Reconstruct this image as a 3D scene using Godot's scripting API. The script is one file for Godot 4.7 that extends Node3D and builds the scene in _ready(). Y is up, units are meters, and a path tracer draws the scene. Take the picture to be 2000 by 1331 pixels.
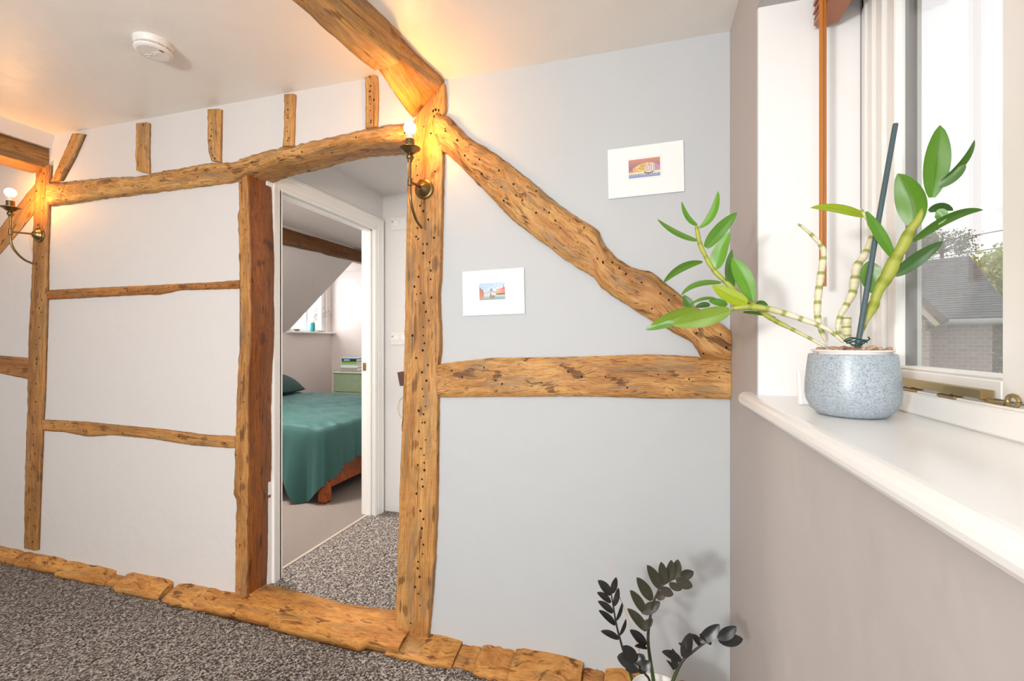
extends Node3D

# ---------------------------------------------------------------- geometry
class Geo:
	var v := PackedVector3Array()
	var n := PackedVector3Array()
	var uv := PackedVector2Array()
	var c := PackedColorArray()
	var ix := PackedInt32Array()

	func vert(p: Vector3, nn: Vector3, t: Vector2, col: Color) -> int:
		v.append(p); n.append(nn); uv.append(t); c.append(col)
		return v.size() - 1

	# a flat convex polygon that faces away from «inside»
	func poly(p: Array, inside: Vector3, col := Color.WHITE) -> void:
		var mid := Vector3.ZERO
		for q in p: mid += q
		mid /= p.size()
		var nn := Vector3.ZERO
		for k in p.size():
			nn += (p[k] - mid).cross(p[(k + 1) % p.size()] - mid)
		if nn.length() < 1e-12: return
		nn = nn.normalized()
		var turn := nn.dot(mid - inside) < 0.0
		if turn: nn = -nn
		var ax := nn.abs()
		var first := v.size()
		for q in p:
			var t := Vector2(q.z, q.y) if ax.x > ax.y and ax.x > ax.z else (Vector2(q.x, q.z) if ax.y > ax.z else Vector2(q.x, q.y))
			vert(q, nn, t, col)
		for k in range(1, p.size() - 1):
			if turn: ix.append_array([first, first + k, first + k + 1])
			else: ix.append_array([first, first + k + 1, first + k])

	func box(at: Vector3, size: Vector3, b := 0.0, basis := Basis.IDENTITY, col := Color.WHITE) -> void:
		var h := size * 0.5
		b = minf(b, minf(h.x, minf(h.y, h.z)) * 0.95)
		var X := {}
		for sx in [-1, 1]:
			for sy in [-1, 1]:
				for sz in [-1, 1]:
					var k := Vector3i(sx, sy, sz)
					var s := Vector3(k)
					X[[k, 0]] = at + basis * (s * Vector3(h.x, h.y - b, h.z - b))
					X[[k, 1]] = at + basis * (s * Vector3(h.x - b, h.y, h.z - b))
					X[[k, 2]] = at + basis * (s * Vector3(h.x - b, h.y - b, h.z))
		for a in 3:
			for s in [-1, 1]:
				var q := []
				for w in [[-1, -1], [1, -1], [1, 1], [-1, 1]]:
					var k := Vector3i.ZERO
					k[a] = s; k[(a + 1) % 3] = w[0]; k[(a + 2) % 3] = w[1]
					q.append(X[[k, a]])
				poly(q, at, col)
		if b > 0.0:
			for a in 3:
				for s in [[-1, -1], [1, -1], [1, 1], [-1, 1]]:
					var k := Vector3i.ZERO
					var b1 := (a + 1) % 3
					var b2 := (a + 2) % 3
					k[b1] = s[0]; k[b2] = s[1]
					var k0 := k; k0[a] = -1
					var k1 := k; k1[a] = 1
					poly([X[[k0, b1]], X[[k1, b1]], X[[k1, b2]], X[[k0, b2]]], at, col)
			for sx in [-1, 1]:
				for sy in [-1, 1]:
					for sz in [-1, 1]:
						var k := Vector3i(sx, sy, sz)
						poly([X[[k, 0]], X[[k, 1]], X[[k, 2]]], at, col)

	func span(a: Vector3, b: Vector3, bev := 0.0, col := Color.WHITE) -> void:
		box((a + b) * 0.5, (b - a).abs(), bev, Basis.IDENTITY, col)

	# rows of points as one smooth surface; closed lofts get caps and face outwards
	func grid(rows: Array, uvs: Array, cols: Array, close := false, caps := false) -> void:
		var m: int = rows.size()
		var w: int = rows[0].size()
		var nn := []
		var vol := 0.0
		var o: Vector3 = rows[0][0]
		for i in m:
			var a := PackedVector3Array(); a.resize(w); a.fill(Vector3.ZERO); nn.append(a)
		var wq := w if close else w - 1
		for i in m - 1:
			for j in wq:
				var j2 := (j + 1) % w
				var a: Vector3 = rows[i][j]
				var b: Vector3 = rows[i + 1][j]
				var cc: Vector3 = rows[i + 1][j2]
				var d: Vector3 = rows[i][j2]
				var f := (cc - a).cross(d - b)
				vol += f.dot((a + b + cc + d) * 0.25 - o)
				nn[i][j] += f; nn[i + 1][j] += f; nn[i + 1][j2] += f; nn[i][j2] += f
		var flip := vol < 0.0
		var first := v.size()
		var ww := w + 1 if close else w
		for i in m:
			for j in ww:
				var jj := j % w
				var nv: Vector3 = nn[i][jj].normalized() * (-1.0 if flip else 1.0)
				var t: Vector2 = uvs[i][j] if uvs.size() else Vector2(float(j) / (ww - 1), float(i) / (m - 1))
				vert(rows[i][jj], nv, t, cols[i][jj] if cols.size() else Color.WHITE)
		for i in m - 1:
			for j in ww - 1:
				var a := first + i * ww + j
				var b := a + ww
				if flip: ix.append_array([a, b, b + 1, a, b + 1, a + 1])
				else: ix.append_array([a, b + 1, b, a, a + 1, b + 1])
		if caps:
			for e in [0, m - 1]:
				var mid := Vector3.ZERO
				var other := Vector3.ZERO
				for q in rows[e]: mid += q
				for q in rows[1 if e == 0 else m - 2]: other += q
				mid /= w; other /= w
				var col: Color = cols[e][0] if cols.size() else Color.WHITE
				for j in w:
					poly([mid, rows[e][j], rows[e][(j + 1) % w]], other, col)

	func lathe(profile: Array, segs: int, xf := Transform3D.IDENTITY, col := Color.WHITE, sx := 1.0, sz := 1.0) -> void:
		var rows := []
		var cols := []
		for p in profile:
			var r := PackedVector3Array()
			var cl := PackedColorArray()
			for k in segs:
				var a := TAU * k / segs
				r.append(xf * Vector3(p.x * cos(a) * sx, p.y, p.x * sin(a) * sz)); cl.append(col)
			rows.append(r); cols.append(cl)
		grid(rows, [], cols, true, profile[0].x > 1e-4 or profile[-1].x > 1e-4)

	func tube(path: Array, radii: Array, segs := 8, caps := true, col := Color.WHITE, colors := []) -> void:
		var rows := []
		var cols := []
		var side := Vector3.ZERO
		for i in path.size():
			var t: Vector3 = (path[mini(i + 1, path.size() - 1)] - path[maxi(i - 1, 0)]).normalized()
			if side == Vector3.ZERO:
				side = t.cross(Vector3.UP if absf(t.y) < 0.9 else Vector3.RIGHT).normalized()
			side = (side - t * side.dot(t)).normalized()
			var up := t.cross(side)
			var r := PackedVector3Array()
			var cl := PackedColorArray()
			var rad: float = radii[mini(i, radii.size() - 1)]
			for k in segs:
				var a := TAU * k / segs
				r.append(path[i] + (side * cos(a) + up * sin(a)) * rad)
				cl.append(colors[i] if colors.size() else col)
			rows.append(r); cols.append(cl)
		grid(rows, [], cols, true, caps)

	# a profile drawn in the x-y plane of xf and pushed «depth» along its z axis
	func extrude(profile: Array, depth: float, xf := Transform3D.IDENTITY, col := Color.WHITE) -> void:
		var mid := Vector2.ZERO
		for p in profile: mid += p
		mid /= profile.size()
		var cw := Geometry2D.is_polygon_clockwise(PackedVector2Array(profile))
		for k in profile.size():
			var a: Vector2 = profile[k]
			var b: Vector2 = profile[(k + 1) % profile.size()]
			var e := (b - a).orthogonal() * (1.0 if cw else -1.0)   # points inwards
			var q := (a + b) * 0.5 - e.normalized() * 0.001
			var inn := (a + b) * 0.5 + e.normalized() * 0.001
			var ins := xf * Vector3(inn.x, inn.y, depth * 0.5)
			var out := xf * Vector3(q.x, q.y, depth * 0.5)
			var pts := [xf * Vector3(a.x, a.y, 0), xf * Vector3(b.x, b.y, 0), xf * Vector3(b.x, b.y, depth), xf * Vector3(a.x, a.y, depth)]
			if Geometry2D.is_point_in_polygon(q, PackedVector2Array(profile)): poly(pts, out, col)
			else: poly(pts, ins, col)
		var tris := Geometry2D.triangulate_polygon(PackedVector2Array(profile))
		for k in range(0, tris.size(), 3):
			for z in [0.0, depth]:
				var q := []
				for m in 3:
					var p: Vector2 = profile[tris[k + m]]
					q.append(xf * Vector3(p.x, p.y, z))
				poly(q, xf * Vector3(mid.x, mid.y, depth * 0.5) if true else Vector3.ZERO, col)

	func mesh() -> ArrayMesh:
		var m := ArrayMesh.new()
		var a := []
		a.resize(Mesh.ARRAY_MAX)
		a[Mesh.ARRAY_VERTEX] = v; a[Mesh.ARRAY_NORMAL] = n; a[Mesh.ARRAY_TEX_UV] = uv; a[Mesh.ARRAY_COLOR] = c; a[Mesh.ARRAY_INDEX] = ix
		m.add_surface_from_arrays(Mesh.PRIMITIVE_TRIANGLES, a)
		return m

# ---------------------------------------------------------------- naming
func unused(parent: Node, called: String) -> String:
	if not parent.has_node(called): return called
	var k := 1
	while parent.has_node("%s_%03d" % [called, k]): k += 1
	return "%s_%03d" % [called, k]

func put(called: String, g: Geo, m: Material, parent: Node = self, at := Vector3.ZERO) -> MeshInstance3D:
	return put_mesh(called, g.mesh(), m, parent, at)

func put_mesh(called: String, me: Mesh, m: Material, parent: Node = self, at := Vector3.ZERO) -> MeshInstance3D:
	var o := MeshInstance3D.new()
	o.mesh = me
	o.material_override = m
	o.position = at
	o.name = unused(parent, called)
	parent.add_child(o, true)
	return o

func tag(o: Node, label: String, category := "", group := "", kind := "") -> void:
	o.set_meta("label", label)
	if category: o.set_meta("category", category)
	if group: o.set_meta("group", group)
	if kind: o.set_meta("kind", kind)

func thing(called: String, label: String, category: String, at := Vector3.ZERO, group := "") -> Node3D:
	var o := Node3D.new()
	o.name = unused(self, called)
	o.position = at
	add_child(o, true)
	tag(o, label, category, group)
	return o

func struct(called: String, g: Geo, m: Material, label: String) -> MeshInstance3D:
	var o := put(called, g, m)
	tag(o, label, "", "", "structure")
	return o

# ---------------------------------------------------------------- materials
func mat(c: Color, rough := 0.6, metal := 0.0) -> StandardMaterial3D:
	var m := StandardMaterial3D.new()
	m.albedo_color = c
	m.roughness = rough
	m.metallic = metal
	return m

func noise(freq: float, oct := 3, s := 1, kind := FastNoiseLite.TYPE_SIMPLEX_SMOOTH) -> FastNoiseLite:
	var f := FastNoiseLite.new()
	f.noise_type = kind
	f.frequency = freq
	f.fractal_octaves = oct
	f.seed = s
	return f

func noise_tex(n: FastNoiseLite, size := 512, ramp: Gradient = null) -> NoiseTexture2D:
	var t := NoiseTexture2D.new()
	t.width = size; t.height = size
	t.seamless = true
	t.noise = n
	if ramp: t.color_ramp = ramp
	return t

func ramp(list: Array) -> Gradient:
	var g := Gradient.new()
	var o := PackedFloat32Array()
	var c := PackedColorArray()
	for p in list:
		o.append(p[0]); c.append(p[1])
	g.offsets = o; g.colors = c
	return g

func relief(m: StandardMaterial3D, t: Texture2D, cm: float, scale: float) -> StandardMaterial3D:
	m.heightmap_enabled = true
	m.heightmap_texture = t
	m.heightmap_scale = cm
	m.uv1_scale = Vector3.ONE * scale
	return m

# oak: grain runs along v; figure, pores, dark streaks, knots and grey weathering. «wild» twists the grain into burr
func oak_images(s: int, w: int, h: int, wild: float) -> Array:
	var pale := Color(0.83, 0.645, 0.40)
	var mid := Color(0.69, 0.485, 0.27)
	var dark := Color(0.30, 0.185, 0.10)
	var grey := Color(0.53, 0.46, 0.38)
	var warp := noise(0.006, 3, s)
	var broad := noise(0.010, 4, s + 1)
	var fine := noise(0.30, 2, s + 2)
	var streak := noise(lerpf(0.10, 0.13, wild), 4, s + 3)
	var mott := noise(0.045, 4, s + 7)
	var knots := noise(0.016, 1, s + 4)
	var worn := noise(0.02, 4, s + 5)
	var saw := noise(0.09, 2, s + 6)
	var im := Image.create(w, h, false, Image.FORMAT_RGB8)
	var hm := Image.create(w, h, false, Image.FORMAT_L8)
	for y in h:
		for x in w:
			var wx := warp.get_noise_2d(x * 2.2 + 40.0, y * 1.9) * 14.0 * wild
			var wy := warp.get_noise_2d(x * 2.2 - 300.0, y * 1.9) * 30.0 * wild
			var px := x + wx
			var py := y + wy
			var k := maxf(0.0, knots.get_noise_2d(px * 1.2, py * 1.5) - 0.42) * 3.0
			var q := warp.get_noise_2d(px * 0.9, py * 0.55) * 5.0 + px * 0.020 + k * 5.0
			var ring := 0.5 + 0.5 * sin(q * 9.0)
			ring = ring * ring
			var f := fine.get_noise_2d(px, py * lerpf(0.035, 0.10, wild))
			var b := broad.get_noise_2d(px, py * lerpf(0.2, 0.45, wild))
			var st := streak.get_noise_2d(px, py * lerpf(0.06, 0.28, wild))
			var cut := saw.get_noise_2d(x * 0.05, y * 1.6)
			var t := clampf(0.46 + b * 0.75 + f * 0.42 + (ring - 0.4) * lerpf(0.36, 0.14, wild) + cut * 0.12 + mott.get_noise_2d(x, y * 0.6) * 0.55 * wild, 0.0, 1.0)
			var c := pale.lerp(mid, t)
			var d := smoothstep(0.24, 0.66, st + k * 0.5) * lerpf(0.5, 0.62, wild) + smoothstep(0.25, 0.7, f) * 0.28 + smoothstep(0.3, 0.75, b) * 0.15
			c = c.lerp(dark, clampf(d, 0.0, 0.85))
			c = c.lerp(grey, smoothstep(0.08, 0.55, worn.get_noise_2d(x, y * 0.35)) * 0.45)
			im.set_pixel(x, y, c)
			var hh := clampf(0.62 - f * 0.25 - d * 0.4 - (ring - 0.4) * 0.12 + b * 0.2 * (1.0 + wild) + cut * 0.08, 0.0, 1.0)
			hm.set_pixel(x, y, Color(hh, hh, hh))
	return [ImageTexture.create_from_image(im), ImageTexture.create_from_image(hm)]

func oak_mat(t: Array, rough := 0.62) -> StandardMaterial3D:
	var m := mat(Color.WHITE, rough)
	m.albedo_texture = t[0]
	m.heightmap_enabled = true
	m.heightmap_texture = t[1]
	m.heightmap_scale = 0.10
	m.vertex_color_use_as_albedo = true
	m.metallic_specular = 0.4
	return m

var M := {}
var rng := RandomNumberGenerator.new()
var rough_noise: FastNoiseLite
var tint_noise: FastNoiseLite
var green := []
var dark_leaf := []

# ---------------------------------------------------------------- timbers
func along(p: Array, t: float) -> Vector2:
	var total := 0.0
	for k in p.size() - 1: total += (p[k + 1] - p[k]).length()
	var want := t * total
	for k in p.size() - 1:
		var d: float = (p[k + 1] - p[k]).length()
		if want <= d or k == p.size() - 2:
			return p[k].lerp(p[k + 1], clampf(want / maxf(d, 1e-6), 0.0, 1.0))
		want -= d
	return p[-1]

func front_z(p: Vector3, zf: float, amp: float) -> float:
	return zf + rough_noise.get_noise_3d(p.x * 1.0, p.y * 1.0, p.z) * amp + rough_noise.get_noise_3d(p.x * 3.1 + 7.0, p.y * 3.1, p.z) * amp * 0.45

# a hewn timber lying in the wall: «a» and «b» are its two edges from end to end, on the wall's plane
func timber(called: String, label: String, category: String, a: Array, b: Array, zf: float, zb: float, m: Material, o := {}) -> MeshInstance3D:
	var amp: float = o.get("amp", 0.003)
	var ch: float = o.get("chamfer", 0.007)
	var wob: float = o.get("wobble", 0.002)
	var tone: Color = o.get("tone", Color.WHITE)
	var side_a: Color = o.get("side_a", tone)
	var side_b: Color = o.get("side_b", tone)
	var length := 0.0
	for k in a.size() - 1: length += (a[k + 1] - a[k]).length()
	var n := maxi(8, int(length / 0.014))
	var base := Vector3((a[0].x + b[0].x) * 0.5, minf(minf(a[0].y, b[0].y), minf(a[-1].y, b[-1].y)), zf)
	var u0 := rng.randf() * 0.5
	var v0 := rng.randf() * maxf(0.0, 1.0 - length / 2.4)
	var rows := []
	var uvs := []
	var cols := []
	for i in n + 1:
		var t := float(i) / n
		var l := along(a, t)
		var r := along(b, t)
		var w := (r - l).length()
		var dir := (r - l) / w
		l += dir * rough_noise.get_noise_2d(l.x * 3.0 + 5.0, l.y * 3.0) * wob
		r += dir * rough_noise.get_noise_2d(r.x * 3.0 - 9.0, r.y * 3.0) * wob
		w = (r - l).length()
		var row := PackedVector3Array()
		var us := PackedFloat32Array()
		var cl := PackedColorArray()
		var deep := zf - zb
		var cut := ch * (1.0 + 0.6 * rough_noise.get_noise_2d(l.x * 2.0, l.y * 2.0 + 3.0))
		var tz := 1.0 + 0.16 * tint_noise.get_noise_3d(l.x, l.y, 3.0)
		var front := tone * tz; front.a = 1.0
		row.append(Vector3(l.x, l.y, zb)); us.append(0.0); cl.append(side_a)
		row.append(Vector3(l.x, l.y, zb + deep * 0.5)); us.append(deep * 0.5); cl.append(side_a)
		row.append(Vector3(l.x, l.y, zf - cut)); us.append(deep - cut); cl.append(side_a)
		var K := 9
		for k in K:
			var s: float = clampf(lerpf(cut / w, 1.0 - cut / w, float(k) / (K - 1)), 0.0, 1.0)
			var p := l.lerp(r, s)
			var pt := tone * (1.0 + 0.20 * tint_noise.get_noise_3d(p.x * 2.0, p.y * 2.0, 0.0) + 0.10 * tint_noise.get_noise_3d(l.x, l.y, 3.0)); pt.a = 1.0
			row.append(Vector3(p.x, p.y, front_z(Vector3(p.x, p.y, 0.0), zf, amp))); us.append(deep + s * w); cl.append(pt)
		row.append(Vector3(r.x, r.y, zf - cut)); us.append(deep + w + cut); cl.append(side_b)
		row.append(Vector3(r.x, r.y, zb + deep * 0.5)); us.append(deep * 1.5 + w); cl.append(side_b)
		row.append(Vector3(r.x, r.y, zb)); us.append(deep * 2.0 + w); cl.append(side_b)
		var uvr := PackedVector2Array()
		for k in row.size():
			row[k] -= base
			uvr.append(Vector2(u0 + us[k] / 0.6, v0 + t * length / 2.4))
		uvr.append(Vector2(u0 + us[-1] / 0.6 + 0.01, uvr[0].y))
		rows.append(row); uvs.append(uvr); cols.append(cl)
	var g := Geo.new()
	g.grid(rows, uvs, cols, true, true)
	var node := put(called, g, m, self, base)
	tag(node, label, category, o.get("group", ""), "thing")
	var spots: Array = o.get("spots", [])
	if o.has("holes"):
		spots = spots.duplicate()
		for k in int(o.holes):
			var t := (k + rng.randf()) / float(o.holes)
			spots.append(along(a, t).lerp(along(b, t), clampf(o.get("line", 0.5) + rng.randfn() * o.get("spread", 0.12), 0.1, 0.9)))
	if spots.size():
		var h := Geo.new()
		for p in spots:
			var r: float = rng.randf_range(0.0020, 0.0038) * o.get("hole_size", 1.0)
			var at := Vector3(p.x, p.y, 0.0)
			var cz := -1.0
			var ring := []
			for k in 9:
				var an := TAU * k / 9.0
				var rr: float = r * rng.randf_range(0.8, 1.15)
				ring.append(at + Vector3(cos(an) * rr, sin(an) * rr * 1.2, 0.0))
			for q in ring: cz = maxf(cz, front_z(Vector3(q.x, q.y, 0.0), zf, amp))
			for k in 9: ring[k].z = cz + 0.0006
			for k in 9: ring[k] -= base
			h.poly(ring, at - base - Vector3(0, 0, 1))
		var hn := put("nail_holes", h, M.hole, node)
		hn.set_meta("kind", "stuff")
	return node

# a split block of the old sill showing under the plaster
func plinth_block(parent: Node, x0: float, x1: float, top: float, out: float, slope: float, s: int) -> void:
	var r := RandomNumberGenerator.new()
	r.seed = s
	var rows := []
	var cols := []
	var uvs := []
	var n := 9
	var u0 := r.randf()
	for i in n:
		var t := float(i) / (n - 1)
		var x := lerpf(x0, x1, t)
		var e := 0.006 * (1.0 if i == 0 or i == n - 1 else 0.0)
		var j := func(a): return a * rough_noise.get_noise_2d(x * 6.0 + s * 3.0, s * 1.7)
		var h: float = top - e + j.call(0.006)
		var o: float = out - e + j.call(0.012)
		var lip: float = slope * out
		var row := PackedVector3Array([Vector3(x, -0.005, -0.02), Vector3(x, h, -0.02), Vector3(x, h, 0.004), Vector3(x + j.call(0.004), h - slope * 0.012 + j.call(0.003), o * 0.45), Vector3(x, h - slope * 0.03, o * 0.82), Vector3(x, h - slope * 0.036 - 0.004, o * 0.93), Vector3(x, h * 0.62 - slope * 0.02, o + j.call(0.006)), Vector3(x, h * 0.25, o * 1.02), Vector3(x, -0.005, o)])
		var uvr := PackedVector2Array()
		var cl := PackedColorArray()
		var cr := 1.12 + 0.25 * r.randf_range(-1, 1) * 0.4
		for k in row.size() + 1:
			uvr.append(Vector2(u0 + k * 0.03, s * 0.13 + x / 2.4))
			cl.append(Color(cr, cr * 0.93, cr * 0.86))
		rows.append(row); uvs.append(uvr); cols.append(cl)
	var g := Geo.new()
	g.grid(rows, uvs, cols, true, true)
	put("plinth_block", g, M.oak_sill, parent)

# ---------------------------------------------------------------- plants
func leaf(parent: Node, a: Vector3, m: Vector3, b: Vector3, w: float, tilt: float, material: Material, pk := 0.8, called := "leaf") -> void:
	var ctl := m * 2.0 - (a + b) * 0.5
	var rows := []
	var under := []
	var n := 14
	var K := 6
	for i in n + 1:
		var t := float(i) / n
		var p := a.lerp(ctl, t).lerp(ctl.lerp(b, t), t)
		var d := (ctl.lerp(b, t) - a.lerp(ctl, t)).normalized()
		var face := (Vector3(0.0, 1.25, 1.75) - p).normalized()
		var side := d.cross(face).normalized()
		side = side.rotated(d, deg_to_rad(tilt))
		var up := side.cross(d).normalized()
		var width := w * 0.5 * maxf(0.035, pow(sin(PI * pow(clampf(t * 0.97 + 0.03, 0.0, 1.0), pk)), 0.62)) / maxf(0.6, cos(deg_to_rad(tilt)))
		if i == n: width = w * 0.02
		var row := PackedVector3Array()
		var low := PackedVector3Array()
		for k in K + 1:
			var s := 2.0 * k / K - 1.0
			var bend := absf(s) * width * 0.20 + sin(t * 9.0 + s * 2.0) * width * 0.03
			row.append(p + side * s * width + up * (bend + 0.0003 * (1.0 - s * s)))
			low.append(p + side * s * width + up * (bend - 0.0003 * (1.0 - s * s)))
		rows.append(row)
		under.append(low)
	var g := Geo.new()
	g.grid(rows, [], [])
	g.grid(under, [], [])
	put(called, g, material, parent)

func smooth_path(p: Array, n: int) -> Array:
	var c := Curve3D.new()
	for i in p.size():
		var t: Vector3 = (p[mini(i + 1, p.size() - 1)] - p[maxi(i - 1, 0)]) / 6.0
		c.add_point(p[i], -t, t)
	var out := []
	for i in n + 1: out.append(c.sample_baked(c.get_baked_length() * i / n, true))
	return out

func sample_list(l: Array, t: float) -> float:
	var q := t * (l.size() - 1)
	var k := mini(int(q), l.size() - 2)
	return lerpf(l[k], l[k + 1], q - k)

# style 1: papery low down and yellow-green further out, 2: yellow-green, 3: dry and papery
func cane(parent: Node, p: Array, radii: Array, style: int, nodes: int) -> MeshInstance3D:
	var n := nodes * 8
	var path := smooth_path(p, n)
	var rad := []
	var cols := []
	for i in n + 1:
		var t := float(i) / n
		var ph := fmod(t * nodes, 1.0)
		var r := sample_list(radii, t) * (1.0 + 0.10 * sin(ph * PI) - (0.10 if ph < 0.08 else 0.0))
		rad.append(r)
		var paper := Color(0.68, 0.62, 0.46)
		var fresh := Color(0.33, 0.36, 0.055)
		var olive := Color(0.22, 0.26, 0.015)
		var dry := 1.0 if style == 3 else (clampf(2.6 - t * 3.4, 0.0, 1.0) if style == 1 else clampf(1.0 - t * 4.0, 0.0, 1.0))
		if style == 3: dry = clampf(0.86 + 0.25 * rough_noise.get_noise_2d(i * 0.2, p[0].x * 40.0), 0.0, 1.0)
		var c := fresh.lerp(paper, dry)
		if ph > 0.74: c = olive.lerp(c, 0.15)
		elif ph > 0.2: c = c.lerp(c * 1.12, 0.5 + 0.5 * rough_noise.get_noise_2d(i * 0.9, 4.0))
		c.a = 1.0
		cols.append(c)
	var g := Geo.new()
	g.tube(path, rad, 12, true, Color.WHITE, cols)
	return put("cane", g, M.cane, parent)

func stem(parent: Node, p: Array, r0: float, r1: float) -> MeshInstance3D:
	var path := smooth_path(p, 30)
	var rad := []
	var cols := []
	for i in 31:
		rad.append(lerpf(r0, r1, i / 30.0))
		cols.append(Color(0.055, 0.10, 0.018).lerp(Color(0.03, 0.028, 0.02), clampf(i / 14.0 - 0.2, 0.0, 1.0)))
	var g := Geo.new()
	g.tube(path, rad, 8, true, Color.WHITE, cols)
	return put("stem", g, M.stem, parent)

# ---------------------------------------------------------------- pieces
func wall_lamp(at: Vector3, label: String) -> void:
	var t := thing("wall_lamp", label, "wall lamp", at, "brass wall lamps")
	var face := Transform3D(Basis(Vector3.RIGHT, PI / 2), Vector3.ZERO)
	var g := Geo.new()
	g.lathe([Vector2(0.0375, 0), Vector2(0.0385, 0.004), Vector2(0.037, 0.007), Vector2(0.031, 0.008), Vector2(0.030, 0.010), Vector2(0.027, 0.012), Vector2(0.025, 0.017), Vector2(0.018, 0.024), Vector2(0.010, 0.029), Vector2(0.006, 0.033), Vector2(0.0, 0.034)], 40, face)
	put("backplate", g, M.brass, t)
	g = Geo.new()
	g.tube([Vector3(0, 0, 0.028), Vector3(0, -0.004, 0.07), Vector3(0, -0.008, 0.112)], [0.0048, 0.0048, 0.0048], 12)
	put("arm", g, M.brass, t)
	g = Geo.new()
	g.tube(smooth_path([Vector3(0, -0.008, 0.112), Vector3(0, -0.06, 0.110), Vector3(0, -0.10, 0.094), Vector3(0, -0.135, 0.062), Vector3(0, -0.152, 0.024)], 26), [0.0050], 12)
	g.lathe([Vector2(0.0052, -0.016), Vector2(0.0085, -0.013), Vector2(0.0085, -0.010), Vector2(0.0078, -0.006), Vector2(0.0092, 0.0), Vector2(0.0078, 0.006), Vector2(0.0088, 0.009), Vector2(0.0088, 0.012), Vector2(0.0052, 0.015)], 20, Transform3D(Basis.IDENTITY, Vector3(0, -0.008, 0.112)))
	put("curved_tail", g, M.brass, t)
	g = Geo.new()
	g.lathe([Vector2(0.0048, 0.0), Vector2(0.0048, 0.062), Vector2(0.009, 0.064), Vector2(0.009, 0.067), Vector2(0.0075, 0.069), Vector2(0.0125, 0.074), Vector2(0.014, 0.080), Vector2(0.0125, 0.086), Vector2(0.0075, 0.090), Vector2(0.010, 0.092), Vector2(0.0, 0.096)], 24, Transform3D(Basis.IDENTITY, Vector3(0, 0.0, 0.112)))
	put("stem", g, M.brass, t)
	g = Geo.new()
	g.lathe([Vector2(0.0, 0.090), Vector2(0.010, 0.091), Vector2(0.018, 0.095), Vector2(0.026, 0.103), Vector2(0.036, 0.108), Vector2(0.038, 0.111), Vector2(0.035, 0.1125), Vector2(0.026, 0.108), Vector2(0.0, 0.104)], 36, Transform3D(Basis.IDENTITY, Vector3(0, 0, 0.112)))
	put("drip_pan", g, M.brass, t)
	g = Geo.new()
	g.lathe([Vector2(0.0165, 0.104), Vector2(0.0165, 0.142), Vector2(0.0145, 0.143), Vector2(0.0, 0.143)], 28, Transform3D(Basis.IDENTITY, Vector3(0, 0, 0.112)))
	put("candle_sleeve", g, M.brass, t)
	g = Geo.new()
	g.lathe([Vector2(0.0135, 0.142), Vector2(0.0135, 0.158), Vector2(0.0145, 0.162), Vector2(0.0, 0.163)], 24, Transform3D(Basis.IDENTITY, Vector3(0, 0, 0.112)))
	put("bulb_cap", g, M.bulb_cap, t)
	g = Geo.new()
	var prof := [Vector2(0.0135, 0.158)]
	for k in 15:
		var a := -0.9 + k / 14.0 * (PI / 2 + 0.9)
		prof.append(Vector2(0.0225 * cos(a), 0.184 + 0.0225 * sin(a)))
	prof[-1].x = 0.0
	g.lathe(prof, 28, Transform3D(Basis.IDENTITY, Vector3(0, 0, 0.112)))
	put("bulb", g, M.bulb, t)
	var l := OmniLight3D.new()
	l.name = "bulb_glow"
	l.light_color = Color(1.0, 0.69, 0.33)
	l.light_energy = LAMP
	l.light_size = 0.02
	l.omni_range = 8.0
	l.omni_attenuation = 2.0
	l.shadow_enabled = true
	l.position = Vector3(0, 0.184, 0.112)
	t.add_child(l)

func added_ceiling_lamp(at: Vector3, r: float, energy: float, color: Color, label: String) -> void:  # fitting for the added fill lights of passage and bedroom
	var t := thing("added_ceiling_lamp", label, "ceiling lamp", at)
	var g := Geo.new()
	g.lathe([Vector2(r, 0), Vector2(r, -0.03), Vector2(r - 0.012, -0.034), Vector2(r - 0.014, -0.028), Vector2(0.0, -0.028)], 40)
	put("rim", g, M.white_gloss, t)
	g = Geo.new()
	g.lathe([Vector2(r - 0.015, -0.028), Vector2(r * 0.8, -0.05), Vector2(r * 0.4, -0.062), Vector2(0, -0.066)], 40)
	var m := mat(Color(0.9, 0.9, 0.9), 0.4)
	m.emission_enabled = true
	m.emission = color
	m.emission_energy_multiplier = 1.5
	put("diffuser", g, m, t)
	var l := AreaLight3D.new()
	l.name = "diffuser_fill"
	l.area_size = Vector2(r * 1.7, r * 1.7)
	l.light_color = color
	l.light_energy = energy
	l.area_range = 12.0
	l.shadow_enabled = true
	l.position = Vector3(0, -0.075, 0)
	l.rotation_degrees = Vector3(-90, 0, 0)
	t.add_child(l)

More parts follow.
